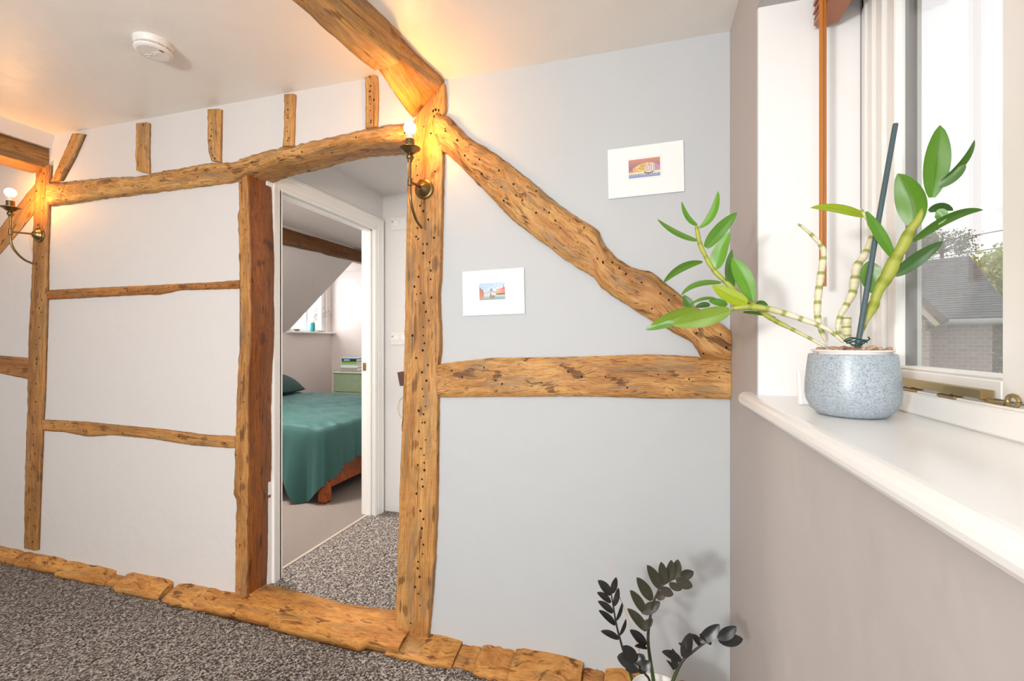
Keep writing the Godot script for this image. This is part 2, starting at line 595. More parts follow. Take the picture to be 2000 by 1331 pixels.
func print_texture(kind: int) -> ImageTexture:
	var w := 200
	var h := 120
	var im := Image.create(w, h, false, Image.FORMAT_RGB8)
	var n := noise(0.06, 3, 40 + kind)
	var n2 := noise(0.2, 2, 50 + kind)
	for y in h:
		for x in w:
			var u := float(x) / w
			var q := float(y) / h
			var a := n.get_noise_2d(x, y)
			var b := n2.get_noise_2d(x, y)
			var c: Color
			if kind == 0:
				c = Color(0.62, 0.77, 0.95).lerp(Color(0.97, 0.95, 0.93), clampf(a * 1.2 + u * 0.6 + q * 1.1 - 0.35, 0.0, 1.0))
				if q > 0.66: c = Color(0.80, 0.86, 0.76).lerp(Color(0.42, 0.55, 0.60), clampf((q - 0.68) * 3.4 + b * 0.4, 0.0, 1.0))
				var arch := 0.44 + absf(u - 0.46) * 0.38
				if q > arch and q < arch + 0.14 and u > 0.15 and u < 0.76:
					c = Color(0.55, 0.55, 0.62).lerp(Color(0.85, 0.84, 0.84), 0.5 + 0.5 * sign(sin(u * 95.0)))
				if q > arch + 0.14 and q < 0.66 and u > 0.15 and u < 0.76: c = Color(0.88, 0.88, 0.92).lerp(Color(0.5, 0.5, 0.6), clampf(b, 0.0, 1.0))
				if absf(u - 0.46) < 0.035 and q > 0.34 and q < 0.5: c = Color(0.42, 0.42, 0.50)
				if u < 0.17 and q > 0.18 + u * 1.6 and q < 0.9: c = Color(0.60, 0.42, 0.36).lerp(Color(0.86, 0.42, 0.22), clampf((q - 0.5) * 3.0 + b, 0.0, 1.0))
				if u > 0.66 and q > 0.40 - (u - 0.66) * 0.4 and q < 0.70: c = Color(0.93, 0.66, 0.42).lerp(Color(0.86, 0.42, 0.45), clampf((u - 0.72) * 5.0 + b, 0.0, 1.0))
				if u > 0.66 and q > 0.64 and q < 0.72: c = Color(0.36, 0.28, 0.24)
				if absf(u - 0.93) < 0.014 and q > 0.12 and q < 0.4: c = Color(0.30, 0.34, 0.32)
				var e := Vector2((u - 0.51) / 0.10, (q - 0.82) / 0.11).length()
				if e < 1.0 and q > 0.74: c = Color(0.42, 0.18, 0.15).lerp(Color(0.85, 0.80, 0.6), clampf(b * 1.6 + 0.3, 0.0, 1.0))
				if absf(u - 0.44) < 0.02 and q > 0.6 and q < 0.82: c = Color(0.25, 0.22, 0.25)
			else:
				c = Color(0.80, 0.50, 0.38).lerp(Color(0.50, 0.38, 0.42), clampf(q * 1.8 + b * 0.4, 0.0, 1.0))
				var arch := 0.22 + pow(absf(u - 0.58) * 1.75, 2.0) * 0.42
				if q > arch:
					c = Color(0.96, 0.82, 0.56).lerp(Color(0.88, 0.54, 0.14), clampf(0.5 + a * 2.0, 0.0, 1.0))
					if q < 0.48 and b > 0.15: c = Color(0.70, 0.72, 0.86)
					if u > 0.35 and u < 0.52 and q > 0.3 and q < 0.6 and b > -0.1: c = Color(0.66, 0.62, 0.16)
					if u > 0.52 and u < 0.82 and q > 0.34 + (0.82 - u) * 0.5: c = Color(0.95, 0.93, 0.93) if sin(u * 110.0) > 0.1 else Color(0.60, 0.52, 0.66)
					if u > 0.82: c = Color(0.76, 0.54, 0.70).lerp(Color(0.55, 0.40, 0.55), clampf(b + 0.2, 0.0, 1.0))
					if u < 0.14 and q > 0.45: c = Color(0.80, 0.42, 0.50).lerp(Color(0.5, 0.34, 0.5), clampf(b + 0.2, 0.0, 1.0))
				if q > 0.70: c = Color(0.95, 0.92, 0.70).lerp(Color(0.50, 0.56, 0.74), clampf((q - 0.72) * 7.0 + a * 0.5 - (u - 0.2) * 0.3, 0.0, 1.0))
				if q > 0.66 and q < 0.70: c = Color(0.80, 0.70, 0.52)
				var bow := 0.74 + 0.09 * (1.0 - pow((u - 0.64) / 0.15, 2.0))
				if absf(u - 0.64) < 0.15 and q < bow and q > bow - 0.07 + absf(u - 0.64) * 0.1: c = Color(0.36, 0.20, 0.17)
			im.set_pixel(x, y, c.lerp(Color(0.9, 0.88, 0.88), 0.18))
	return ImageTexture.create_from_image(im)

func mounted_print(at: Vector3, w: float, h: float, ang: float, label: String, kind: int) -> void:
	var t := thing("mounted_print", label, "print", at, "")
	t.rotation.z = ang
	var g := Geo.new()
	g.box(Vector3.ZERO, Vector3(w, h, 0.003), 0.0006)
	put("card_mount", g, M.card, t)
	var pw := w * 0.415
	var ph := h * 0.37
	var c := Vector3(-0.012 * w, 0.022 * h if kind == 0 else 0.045 * h, 0.0015)
	g = Geo.new()
	for s in [[Vector3(0, ph * 0.57, 0), Vector3(pw * 1.10, 0.0006, 0.0004)], [Vector3(0, -ph * 0.57, 0), Vector3(pw * 1.10, 0.0006, 0.0004)], [Vector3(pw * 0.55, 0, 0), Vector3(0.0006, ph * 1.14, 0.0004)], [Vector3(-pw * 0.55, 0, 0), Vector3(0.0006, ph * 1.14, 0.0004)]]:
		g.box(c + s[0], s[1])
	put("border_line", g, M.border, t)
	var q := QuadMesh.new()
	q.size = Vector2(pw, ph)
	var m := mat(Color.WHITE, 0.5)
	m.albedo_texture = print_texture(kind)
	put_mesh("picture", q, m, t, c + Vector3(0, 0, 0.0004))

const LAMP := 0.10

func _ready() -> void:
	rng.seed = 11
	# ------------------------------------------------ camera
	var cam := Camera3D.new()
	cam.name = "camera"
	cam.position = Vector3(0, 1.17, 1.6)
	cam.rotation_degrees = Vector3(0, 16.0, 0)
	cam.fov = rad_to_deg(2.0 * atan(665.5 / 889.0))
	cam.near = 0.02
	cam.far = 200.0
	add_child(cam)
	# ------------------------------------------------ sky and exposure
	var sky_noise := noise(0.012, 4, 5)
	var pano := Image.create(512, 256, false, Image.FORMAT_RGBF)
	for y in 256:
		for x in 512:
			var k := 0.98 + 0.035 * sky_noise.get_noise_2d(x, y * 2.0)
			pano.set_pixel(x, y, Color(0.985, 0.995, 1.01) * k)
	var psm := PanoramaSkyMaterial.new()
	psm.panorama = ImageTexture.create_from_image(pano)
	psm.energy_multiplier = 1.12
	var sky := Sky.new()
	sky.sky_material = psm
	var env := Environment.new()
	env.background_mode = Environment.BG_SKY
	env.sky = sky
	env.tonemap_mode = Environment.TONE_MAPPER_LINEAR
	env.tonemap_exposure = 1.0
	env.sdfgi_enabled = true
	env.ssao_enabled = true
	env.ssil_enabled = true
	var we := WorldEnvironment.new()
	we.name = "world_environment"
	we.environment = env
	add_child(we)
	# ------------------------------------------------ added fill light at an unseen window behind the camera
	var window_fill := AreaLight3D.new()
	window_fill.name = "added_window_fill"
	window_fill.area_size = Vector2(1.9, 1.0)
	window_fill.light_color = Color(0.94, 0.975, 1.0)
	window_fill.light_energy = 2.9
	window_fill.area_range = 12.0
	window_fill.shadow_enabled = true
	window_fill.position = Vector3(-0.85, 1.52, 3.36)
	add_child(window_fill)

	# ------------------------------------------------ materials
	rough_noise = noise(9.0, 3, 3)
	tint_noise = noise(4.0, 3, 9)
	var oak := oak_images(21, 512, 1024, 0.0)
	var burr := oak_images(64, 512, 1024, 1.0)
	M.oak = oak_mat(oak, 0.5)
	M.burr = oak_mat(burr, 0.55)
	M.burr.heightmap_scale = 0.25
	M.oak_sill = oak_mat(burr, 0.7)
	M.oak_sill.albedo_color = Color(1.0, 0.95, 0.88)
	M.oak_dark = oak_mat(oak, 0.65)
	M.oak_dark.albedo_color = Color(0.62, 0.50, 0.42)
	M.hole = mat(Color(0.10, 0.06, 0.035), 0.9)
	var lumps := noise_tex(noise(0.012, 4, 2), 512)
	var wall := func(c: Color) -> StandardMaterial3D: return relief(mat(c, 0.62), lumps, 0.22, 0.9)
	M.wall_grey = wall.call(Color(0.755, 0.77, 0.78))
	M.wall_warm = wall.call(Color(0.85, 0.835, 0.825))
	M.wall_right = wall.call(Color(0.725, 0.705, 0.695))
	M.ceiling = wall.call(Color(0.93, 0.92, 0.90))
	M.ceiling.roughness = 0.42
	M.wall_pass = wall.call(Color(0.88, 0.875, 0.87))
	M.wall_bed = wall.call(Color(0.875, 0.835, 0.82))
	M.white_gloss = mat(Color(0.93, 0.93, 0.92), 0.28)
	M.white_paint = mat(Color(0.92, 0.915, 0.90), 0.35)
	M.sill = mat(Color(0.93, 0.93, 0.925), 0.22)
	M.plastic = mat(Color(0.90, 0.89, 0.87), 0.4)
	M.dark_slot = mat(Color(0.18, 0.16, 0.15), 0.7)
	M.card = mat(Color(0.95, 0.95, 0.945), 0.8)
	M.border = mat(Color(0.82, 0.78, 0.80), 0.8)
	M.brass = mat(Color(0.56, 0.47, 0.32), 0.3, 1.0)
	M.stay = mat(Color(0.66, 0.58, 0.42), 0.38, 0.9)
	M.bulb_cap = mat(Color(0.92, 0.90, 0.86), 0.4)
	M.bulb = mat(Color(1.0, 0.95, 0.85), 0.3)
	M.bulb.emission_enabled = true
	M.bulb.emission = Color(1.0, 0.86, 0.62)
	M.bulb.emission_energy_multiplier = 2.2
	M.glass = mat(Color(0.96, 0.98, 0.98, 0.06), 0.02)
	M.glass.transparency = BaseMaterial3D.TRANSPARENCY_ALPHA
	# carpets: speckled loop pile
	var tuft := noise(0.11, 2, 6, FastNoiseLite.TYPE_CELLULAR)
	tuft.cellular_return_type = FastNoiseLite.RETURN_CELL_VALUE
	tuft.fractal_octaves = 1
	var speck := noise_tex(tuft, 512, ramp([[0.0, Color(0.25, 0.23, 0.22)], [0.3, Color(0.42, 0.39, 0.37)], [0.6, Color(0.60, 0.565, 0.54)], [1.0, Color(0.84, 0.80, 0.77)]]))
	var pile_n := noise(0.11, 1, 6, FastNoiseLite.TYPE_CELLULAR)
	pile_n.cellular_return_type = FastNoiseLite.RETURN_DISTANCE
	var pile := noise_tex(pile_n, 512)
	M.carpet = relief(mat(Color(0.92, 0.925, 0.925), 0.95), pile, 0.35, 3.2)
	M.carpet.albedo_texture = speck
	M.carpet.metallic_specular = 0.15
	M.carpet_bed = relief(mat(Color(0.54, 0.505, 0.48), 0.95), pile, 0.3, 2.6)
	M.carpet_bed.metallic_specular = 0.15
	# greens: a leaf blade's lengthwise veins and its sunken midrib
	var vi := Image.create(96, 8, false, Image.FORMAT_RGB8)
	for x in 96:
		var u := absf(x / 95.0 - 0.5) * 2.0
		var b := 0.94 + 0.022 * sin(x * 1.1) + 0.012 * sin(x * 2.7) - 0.20 * exp(-u * u * 900.0) - 0.06 * smoothstep(0.7, 1.0, u)
		for y in 8: vi.set_pixel(x, y, Color(b, b, b * 0.95))
	var veins := ImageTexture.create_from_image(vi)
	for c in [Color(0.35, 0.56, 0.14), Color(0.38, 0.60, 0.09), Color(0.36, 0.53, 0.18), Color(0.28, 0.45, 0.13), Color(0.23, 0.39, 0.15), Color(0.60, 0.68, 0.08), Color(0.50, 0.62, 0.20), Color(0.33, 0.53, 0.06)]:
		var m := mat(c, 0.36)
		m.albedo_texture = veins
		m.backlight_enabled = true
		m.backlight = Color(0.26, 0.34, 0.06)
		green.append(m)
	for c in [Color(0.15, 0.145, 0.145), Color(0.12, 0.115, 0.115), Color(0.22, 0.215, 0.16), Color(0.27, 0.25, 0.21)]:
		dark_leaf.append(mat(c, 0.32))
	M.cane = mat(Color.WHITE, 0.55)
	M.cane.vertex_color_use_as_albedo = true
	M.stem = mat(Color.WHITE, 0.5)
	M.stem.vertex_color_use_as_albedo = true

	build_shell()
	build_timbers()
	build_window()
	build_passage()
	build_bedroom()
	build_things()
	build_outside()

# ================================================================ the hall
func build_shell() -> void:
	var g := Geo.new()
	g.span(Vector3(-4.4, -0.12, -0.12), Vector3(0.58, 0, 3.6))
	struct("floor", g, M.carpet, "speckled grey carpet of the hall")
	g = Geo.new()
	g.span(Vector3(-4.4, 2.225, -0.1), Vector3(-0.80, 2.36, 3.6))
	g.span(Vector3(-0.80, 2.165, -0.1), Vector3(0.6, 2.36, 3.6))
	struct("ceiling", g, M.ceiling, "cream plaster ceiling, lower on the window side of the beam")
	# back wall: plaster between the timbers, open at the doorway
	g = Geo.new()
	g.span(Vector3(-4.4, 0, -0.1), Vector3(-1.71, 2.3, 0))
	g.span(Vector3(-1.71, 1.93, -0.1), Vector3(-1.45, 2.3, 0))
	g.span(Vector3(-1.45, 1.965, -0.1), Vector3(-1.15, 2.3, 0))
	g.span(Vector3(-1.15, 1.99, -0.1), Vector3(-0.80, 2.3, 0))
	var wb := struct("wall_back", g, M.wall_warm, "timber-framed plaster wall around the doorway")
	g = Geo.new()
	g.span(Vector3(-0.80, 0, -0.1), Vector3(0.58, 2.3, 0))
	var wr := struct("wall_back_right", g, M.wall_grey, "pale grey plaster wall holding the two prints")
	g = Geo.new()
	g.span(Vector3(-4.4, 0, 0), Vector3(-4.3, 2.3, 3.5))
	struct("wall_left", g, M.wall_warm, "plain side wall of the hall")
	g = Geo.new()
	g.span(Vector3(-4.4, 0, 3.4), Vector3(0.6, 0.65, 3.52))
	g.span(Vector3(-4.4, 2.05, 3.4), Vector3(0.6, 2.3, 3.52))
	g.span(Vector3(-4.4, 0.65, 3.4), Vector3(-1.95, 2.05, 3.52))
	g.span(Vector3(0.15, 0.65, 3.4), Vector3(0.6, 2.05, 3.52))
	struct("wall_front", g, M.wall_warm, "hall wall around the added window")
	# right wall round the window
	g = Geo.new()
	g.span(Vector3(0.27, 0, 0), Vector3(0.58, 2.3, 0.36))
	g.span(Vector3(0.27, 0, 0.36), Vector3(0.58, 1.002, 2.0))
	g.span(Vector3(0.27, 1.985, 0.36), Vector3(0.58, 2.3, 2.0))
	g.span(Vector3(0.27, 0, 2.0), Vector3(0.58, 2.3, 3.5))
	struct("wall_right", g, M.wall_right, "pinkish grey window wall with a deep reveal")
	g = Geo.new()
	g.span(Vector3(0.2725, 1.037, 0.3602), Vector3(0.4852, 1.985, 0.363))  # added panel: its paler colour stands in for window light on the reveal
	struct("brightened_trim_2", g, mat(Color(0.93, 0.925, 0.92), 0.55), "added whiter panel on the window reveal, with the window light put into its colour")
	# coved plaster strip above the far tie beam
	g = Geo.new()
	g.extrude([Vector2(-3.11, 2.225), Vector2(-2.90, 2.225), Vector2(-2.93, 2.16), Vector2(-3.09, 2.15)], 3.3, Transform3D(Basis.IDENTITY, Vector3(0, 0, 0.0)))
	struct("trim_1", g, M.wall_warm, "plaster strip above the far tie beam")
	# blocks of the old sill under the plaster
	var bl := [Vector2(-3.2297, 0.0736), Vector2(-3.1322, 0.0754)]
	var marks := [
		[-60, 22, 0.062, 0.045, 0.6], [24, 108, 0.058, 0.045, 0.9], [112, 205, 0.055, 0.06, 0.7], [196, 228, 0.030, 0.045, 0.5], [228, 318, 0.055, 0.075, 0.8], [330, 424, 0.052, 0.085, 0.7], [420, 452, 0.022, 0.04, 0.3],
		[768, 893, 0.040, 0.11, 0.6], [894, 934, 0.026, 0.095, 0.4], [934, 1002, 0.040, 0.115, 0.5], [1001, 1136, 0.052, 0.12, 0.6], [1137, 1180, 0.026, 0.08, 0.3], [1181, 1320, 0.046, 0.12, 0.6], [1322, 1425, 0.046, 0.12, 0.6]]
	var k := 0
	for b in marks:
		k += 1
		plinth_block(wb if k < 8 else wr, plinth_x(b[0]), plinth_x(b[1]), b[2], b[3], b[4], k)
	bl.clear()

# where a mark measured along the foot of the wall lies, in metres
func plinth_x(p: float) -> float:
	var t := (p - 1000.0) / 889.0
	var d := 1.55 / (0.96126 + 0.27564 * t)
	return d * (t * 0.96126 - 0.27564)

func build_timbers() -> void:
	var o: Material = M.oak
	timber("timber_post", "tall oak post pitted with nail holes, carrying the wall lamp beside the doorway", "post",
		[Vector2(-0.8254, 2.0436), Vector2(-0.8538, 2.0119), Vector2(-0.8714, 1.915), Vector2(-0.878, 1.8761), Vector2(-0.878, 1.6973), Vector2(-0.8825, 1.6182), Vector2(-0.8847, 1.4792), Vector2(-0.8869, 1.3003), Vector2(-0.8913, 1.1013), Vector2(-0.898, 0.902), Vector2(-0.9069, 0.7022), Vector2(-0.9136, 0.502), Vector2(-0.9204, 0.3013), Vector2(-0.9271, 0.1403), Vector2(-0.9293, 0.0239)],
		[Vector2(-0.7205, 2.1435), Vector2(-0.7142, 2.0902), Vector2(-0.7163, 2.0421), Vector2(-0.7332, 1.996), Vector2(-0.7247, 1.8785), Vector2(-0.7289, 1.685), Vector2(-0.7332, 1.4913), Vector2(-0.7353, 1.404), Vector2(-0.7416, 1.3459), Vector2(-0.7395, 1.2778), Vector2(-0.7353, 1.2195), Vector2(-0.7353, 1.1224), Vector2(-0.7459, 1.064), Vector2(-0.7459, 0.9084), Vector2(-0.748, 0.7137), Vector2(-0.7522, 0.5187), Vector2(-0.7608, 0.3228), Vector2(-0.7736, 0.1648), Vector2(-0.7865, 0.0394)],
		0.02, -0.115, o, {"spots": [Vector2(-0.8196, 1.6862), Vector2(-0.8058, 1.665), Vector2(-0.7854, 1.631), Vector2(-0.8307, 1.6022), Vector2(-0.8362, 1.5694), Vector2(-0.8268, 1.5593), Vector2(-0.7609, 1.5602), Vector2(-0.8074, 1.5391), Vector2(-0.7904, 1.5381), Vector2(-0.8058, 1.5039), Vector2(-0.7794, 1.4682), Vector2(-0.7745, 1.4366), Vector2(-0.8262, 1.4147), Vector2(-0.775, 1.4027), Vector2(-0.8429, 1.3776), Vector2(-0.8168, 1.3507), Vector2(-0.8346, 1.3476), Vector2(-0.7718, 1.3329), Vector2(-0.8036, 1.3138), Vector2(-0.7942, 1.2796), Vector2(-0.7821, 1.2465), Vector2(-0.8047, 1.2217), Vector2(-0.8518, 1.1889), Vector2(-0.8052, 1.1887), Vector2(-0.8014, 1.1597), Vector2(-0.8085, 1.1322), Vector2(-0.8362, 1.1024), Vector2(-0.786, 1.076), Vector2(-0.8361, 1.1029), Vector2(-0.7863, 1.0764), Vector2(-0.8105, 1.048), Vector2(-0.7918, 1.0164), Vector2(-0.8094, 0.9849), Vector2(-0.805, 0.956), Vector2(-0.7962, 0.9193), Vector2(-0.826, 0.9), Vector2(-0.805, 0.8879), Vector2(-0.8105, 0.8555), Vector2(-0.7995, 0.8561), Vector2(-0.8238, 0.8207), Vector2(-0.7962, 0.7902), Vector2(-0.8161, 0.7559), Vector2(-0.8028, 0.7308), Vector2(-0.8294, 0.6917), Vector2(-0.8028, 0.7017), Vector2(-0.8017, 0.6738), Vector2(-0.8105, 0.639), Vector2(-0.8072, 0.6112), Vector2(-0.8349, 0.5816), Vector2(-0.8183, 0.5169), Vector2(-0.805, 0.4862), Vector2(-0.8127, 0.4503), Vector2(-0.8161, 0.4148), Vector2(-0.805, 0.3891), Vector2(-0.8083, 0.3536), Vector2(-0.8272, 0.321), Vector2(-0.8294, 0.2956), Vector2(-0.8216, 0.2635), Vector2(-0.8405, 0.2215), Vector2(-0.8272, 0.1984), Vector2(-0.8205, 0.1543), Vector2(-0.8595, 0.0793), Vector2(-0.7648, 2.0433), Vector2(-0.7544, 2.0457), Vector2(-0.742, 2.0421), Vector2(-0.7598, 2.0206), Vector2(-0.8033, 1.9883), Vector2(-0.7739, 1.9582), Vector2(-0.8253, 1.8629), Vector2(-0.8355, 1.8409), Vector2(-0.756, 1.812), Vector2(-0.8312, 1.8047), Vector2(-0.8202, 1.7825)], "amp": 0.0018, "hole_size": 1.3, "tone": Color(0.96, 0.92, 0.87)})
	timber("timber_post", "oak door post with a ragged outer edge and red-brown inner face", "post",
		[Vector2(-1.7103, 1.9225), Vector2(-1.706, 1.8119), Vector2(-1.7074, 1.7423), Vector2(-1.7131, 1.7337), Vector2(-1.7145, 1.7136), Vector2(-1.7074, 1.6096), Vector2(-1.7018, 1.4183), Vector2(-1.6975, 1.3171), Vector2(-1.7018, 1.1824), Vector2(-1.7086, 1.0924), Vector2(-1.7159, 0.991), Vector2(-1.7216, 0.867), Vector2(-1.7244, 0.7429), Vector2(-1.7301, 0.6185), Vector2(-1.7358, 0.4894), Vector2(-1.7202, 0.4751), Vector2(-1.7244, 0.353), Vector2(-1.7273, 0.0482)],
		[Vector2(-1.6513, 1.9186), Vector2(-1.6458, 1.7619), Vector2(-1.6374, 1.6054), Vector2(-1.6347, 1.4939), Vector2(-1.6385, 1.3827), Vector2(-1.6347, 1.2713), Vector2(-1.6374, 1.1377), Vector2(-1.6458, 1.0485), Vector2(-1.6485, 0.9592), Vector2(-1.6513, 0.8632), Vector2(-1.6485, 0.6336), Vector2(-1.6499, 0.58), Vector2(-1.6527, 0.4748), Vector2(-1.6527, 0.3342), Vector2(-1.6541, 0.1778), Vector2(-1.6597, 0.052)],
		0.012, -0.116, o, {"side_b": Color(0.50, 0.31, 0.20), "tone": Color(0.86, 0.80, 0.74), "holes": 16, "line": 0.45, "amp": 0.004, "hole_size": 0.9})
	timber("timber_post", "narrow dark oak post at the far end, behind the far wall lamp", "post",
		[Vector2(-3.0196, 2.0496), Vector2(-3.0275, 1.9282), Vector2(-3.0394, 1.7617), Vector2(-3.0433, 1.6103), Vector2(-3.0537, 1.4457), Vector2(-3.0672, 1.2914), Vector2(-3.0792, 1.1126), Vector2(-3.0832, 0.8773), Vector2(-3.0952, 0.6494), Vector2(-3.1032, 0.4426), Vector2(-3.1112, 0.0826)],
		[Vector2(-2.9145, 2.0702), Vector2(-2.9261, 1.9297), Vector2(-2.9338, 1.7623), Vector2(-2.9415, 1.6051), Vector2(-2.9435, 1.3922), Vector2(-2.9531, 1.1845), Vector2(-2.9629, 0.9473), Vector2(-2.9804, 0.7012), Vector2(-2.9882, 0.5501), Vector2(-3, 0.3692), Vector2(-3.0141, 0.0815)],
		0.018, -0.002, o, {"holes": 40, "line": 0.55, "spread": 0.15, "tone": Color(0.74, 0.66, 0.58), "hole_size": 1.2})
	timber("timber_lintel", "long curving oak beam running over the doorway and along the panel heads", "beam",
		[Vector2(-2.9229, 1.9766), Vector2(-2.7055, 1.9686), Vector2(-2.5165, 1.9651), Vector2(-2.3127, 1.9498), Vector2(-2.2276, 1.9509), Vector2(-2.1316, 1.9602), Vector2(-2.0134, 1.9596), Vector2(-1.8663, 1.9671), Vector2(-1.7362, 1.953), Vector2(-1.6771, 1.9667), Vector2(-1.532, 1.9877), Vector2(-1.403, 1.992), Vector2(-1.2612, 2.0003), Vector2(-1.1514, 2.0096), Vector2(-1.0104, 2.0181), Vector2(-0.8863, 2.0139), Vector2(-0.8511, 2.0112)],
		[Vector2(-2.9229, 1.8616), Vector2(-2.7459, 1.8599), Vector2(-2.5165, 1.8656), Vector2(-2.3127, 1.8649), Vector2(-2.0939, 1.8667), Vector2(-1.89, 1.8664), Vector2(-1.7533, 1.867), Vector2(-1.7051, 1.8713), Vector2(-1.6604, 1.8914), Vector2(-1.5997, 1.9074), Vector2(-1.5186, 1.9229), Vector2(-1.3746, 1.9331), Vector2(-1.2414, 1.9539), Vector2(-1.1156, 1.9599), Vector2(-0.9989, 1.9541), Vector2(-0.8908, 1.945), Vector2(-0.8511, 1.9402)],
		0.026, -0.117, M.burr, {"amp": 0.006, "chamfer": 0.014, "wobble": 0.004, "holes": 14, "spread": 0.2})
	timber("timber_rail", "upper slim oak rail across the white panel beside the doorway", "rail",
		[Vector2(-2.9606, 1.43), Vector2(-2.5921, 1.4313), Vector2(-2.2707, 1.4307), Vector2(-1.9736, 1.4325), Vector2(-1.8392, 1.4324), Vector2(-1.7011, 1.4365)], [Vector2(-2.9606, 1.3798), Vector2(-2.5921, 1.3834), Vector2(-2.2707, 1.3871), Vector2(-2.1765, 1.3845), Vector2(-2.0504, 1.4022), Vector2(-1.8805, 1.3993), Vector2(-1.7011, 1.3983)],
		0.010, -0.002, o, {"holes": 34, "spread": 0.12, "tone": Color(0.72, 0.58, 0.48), "hole_size": 0.8, "group": ""})
	timber("timber_rail", "lower slim oak rail across the white panel beside the doorway", "rail",
		[Vector2(-2.9918, 0.7607), Vector2(-2.6567, 0.7641), Vector2(-2.3738, 0.7584), Vector2(-2.1287, 0.7544), Vector2(-1.9013, 0.7436), Vector2(-1.7238, 0.747)], [Vector2(-2.9918, 0.7024), Vector2(-2.819, 0.7041), Vector2(-2.6567, 0.6902), Vector2(-2.4832, 0.7079), Vector2(-2.2314, 0.7054), Vector2(-1.9766, 0.6903), Vector2(-1.7238, 0.6929)],
		0.010, -0.002, o, {"holes": 9, "spread": 0.2, "tone": Color(0.86, 0.78, 0.70)})
	timber("timber_rail", "short dark oak rail left of the far post", "rail",
		[Vector2(-3.5826, 1.1062), Vector2(-3.3214, 1.0888), Vector2(-3.0908, 1.0775)], [Vector2(-3.5826, 1.0099), Vector2(-3.3214, 0.9924), Vector2(-3.0908, 0.9648)], 0.008, -0.002, o, {"holes": 6, "tone": Color(0.70, 0.58, 0.50)})
	timber("timber_brace", "pale straight oak brace rising to the far post", "brace",
		[Vector2(-3.5826, 1.5597), Vector2(-3.3214, 1.7826), Vector2(-3.1555, 1.9063), Vector2(-3.035, 1.9947)], [Vector2(-3.5826, 1.452), Vector2(-3.3214, 1.6422), Vector2(-3.1964, 1.7279), Vector2(-3.0469, 1.8411)], 0.008, -0.002, o, {"holes": 6, "tone": Color(0.92, 0.86, 0.8)})
	timber("timber_rail", "thick oak rail under the curved brace on the print wall", "rail",
		[Vector2(-0.7466, 1.0778), Vector2(-0.7045, 1.0861), Vector2(-0.5356, 1.1053), Vector2(-0.3701, 1.1089), Vector2(-0.1381, 1.1165), Vector2(0.0051, 1.123), Vector2(0.1427, 1.1192), Vector2(0.2692, 1.1074)], [Vector2(-0.7466, 0.9535), Vector2(-0.4536, 0.9654), Vector2(-0.2852, 0.973), Vector2(-0.126, 0.9767), Vector2(0.0731, 0.9767), Vector2(0.1983, 0.9828), Vector2(0.2692, 0.9821)],
		0.024, -0.002, M.burr, {"amp": 0.004, "chamfer": 0.012, "holes": 16, "spread": 0.25, "tone": Color(1.0, 0.97, 0.95)})
	timber("timber_brace", "great knotty curved oak brace falling from the tall post towards the window corner", "brace",
		[Vector2(-0.7499, 2.0405), Vector2(-0.6994, 2.0104), Vector2(-0.6549, 1.9623), Vector2(-0.6191, 1.9216), Vector2(-0.5687, 1.8909), Vector2(-0.4753, 1.8205), Vector2(-0.3854, 1.7412), Vector2(-0.2903, 1.6547), Vector2(-0.2131, 1.595), Vector2(-0.1465, 1.548), Vector2(-0.1379, 1.5211), Vector2(-0.1173, 1.4867), Vector2(-0.0873, 1.452), Vector2(-0.0446, 1.4223), Vector2(-0.0081, 1.4035), Vector2(0.0263, 1.4021), Vector2(0.061, 1.3685), Vector2(0.1285, 1.3093), Vector2(0.198, 1.2532), Vector2(0.2688, 1.2017)],
		[Vector2(-0.7499, 1.926), Vector2(-0.7266, 1.8845), Vector2(-0.6994, 1.866), Vector2(-0.6457, 1.8142), Vector2(-0.6029, 1.7661), Vector2(-0.5094, 1.6693), Vector2(-0.4511, 1.6044), Vector2(-0.3528, 1.5272), Vector2(-0.2595, 1.4525), Vector2(-0.1604, 1.3871), Vector2(-0.1386, 1.353), Vector2(-0.0655, 1.2988), Vector2(0.0263, 1.2389), Vector2(0.1088, 1.1909), Vector2(0.155, 1.1642), Vector2(0.172, 1.1377), Vector2(0.1797, 1.1146), Vector2(0.2688, 1.1074)],
		0.036, -0.002, M.burr, {"amp": 0.010, "chamfer": 0.02, "wobble": 0.004, "holes": 46, "spread": 0.2, "line": 0.45, "tone": Color(0.98, 0.94, 0.93)})
	# short studs over the long beam
	timber("timber_stud", "leaning oak stud in the corner above the far post", "stud", [Vector2(-2.7484, 2.2076), Vector2(-2.8155, 2.1045), Vector2(-2.9067, 1.981)], [Vector2(-2.6679, 2.1975), Vector2(-2.7373, 2.0958), Vector2(-2.8343, 1.9819)], 0.018, -0.002, o, {"holes": 8, "side_b": Color(0.5, 0.47, 0.45), "group": "short studs over the long beam"})
	timber("timber_stud", "second stud from the far post, a short upright above the long beam", "stud", [Vector2(-2.3124, 2.1993), Vector2(-2.3173, 2.061), Vector2(-2.3107, 1.9774)], [Vector2(-2.2351, 2.1964), Vector2(-2.2384, 2.052), Vector2(-2.2351, 1.9552)], 0.018, -0.002, o, {"holes": 3, "group": "short studs over the long beam"})
	timber("timber_stud", "third stud from the far post, with rusty nail marks, above the white panel", "stud", [Vector2(-1.8782, 2.2069), Vector2(-1.8782, 2.1033), Vector2(-1.8722, 2.0106), Vector2(-1.8545, 1.9741)], [Vector2(-1.8019, 2.1985), Vector2(-1.8048, 2.0713), Vector2(-1.8077, 1.9668)], 0.018, -0.002, o, {"holes": 12, "spread": 0.2, "group": "short studs over the long beam"})
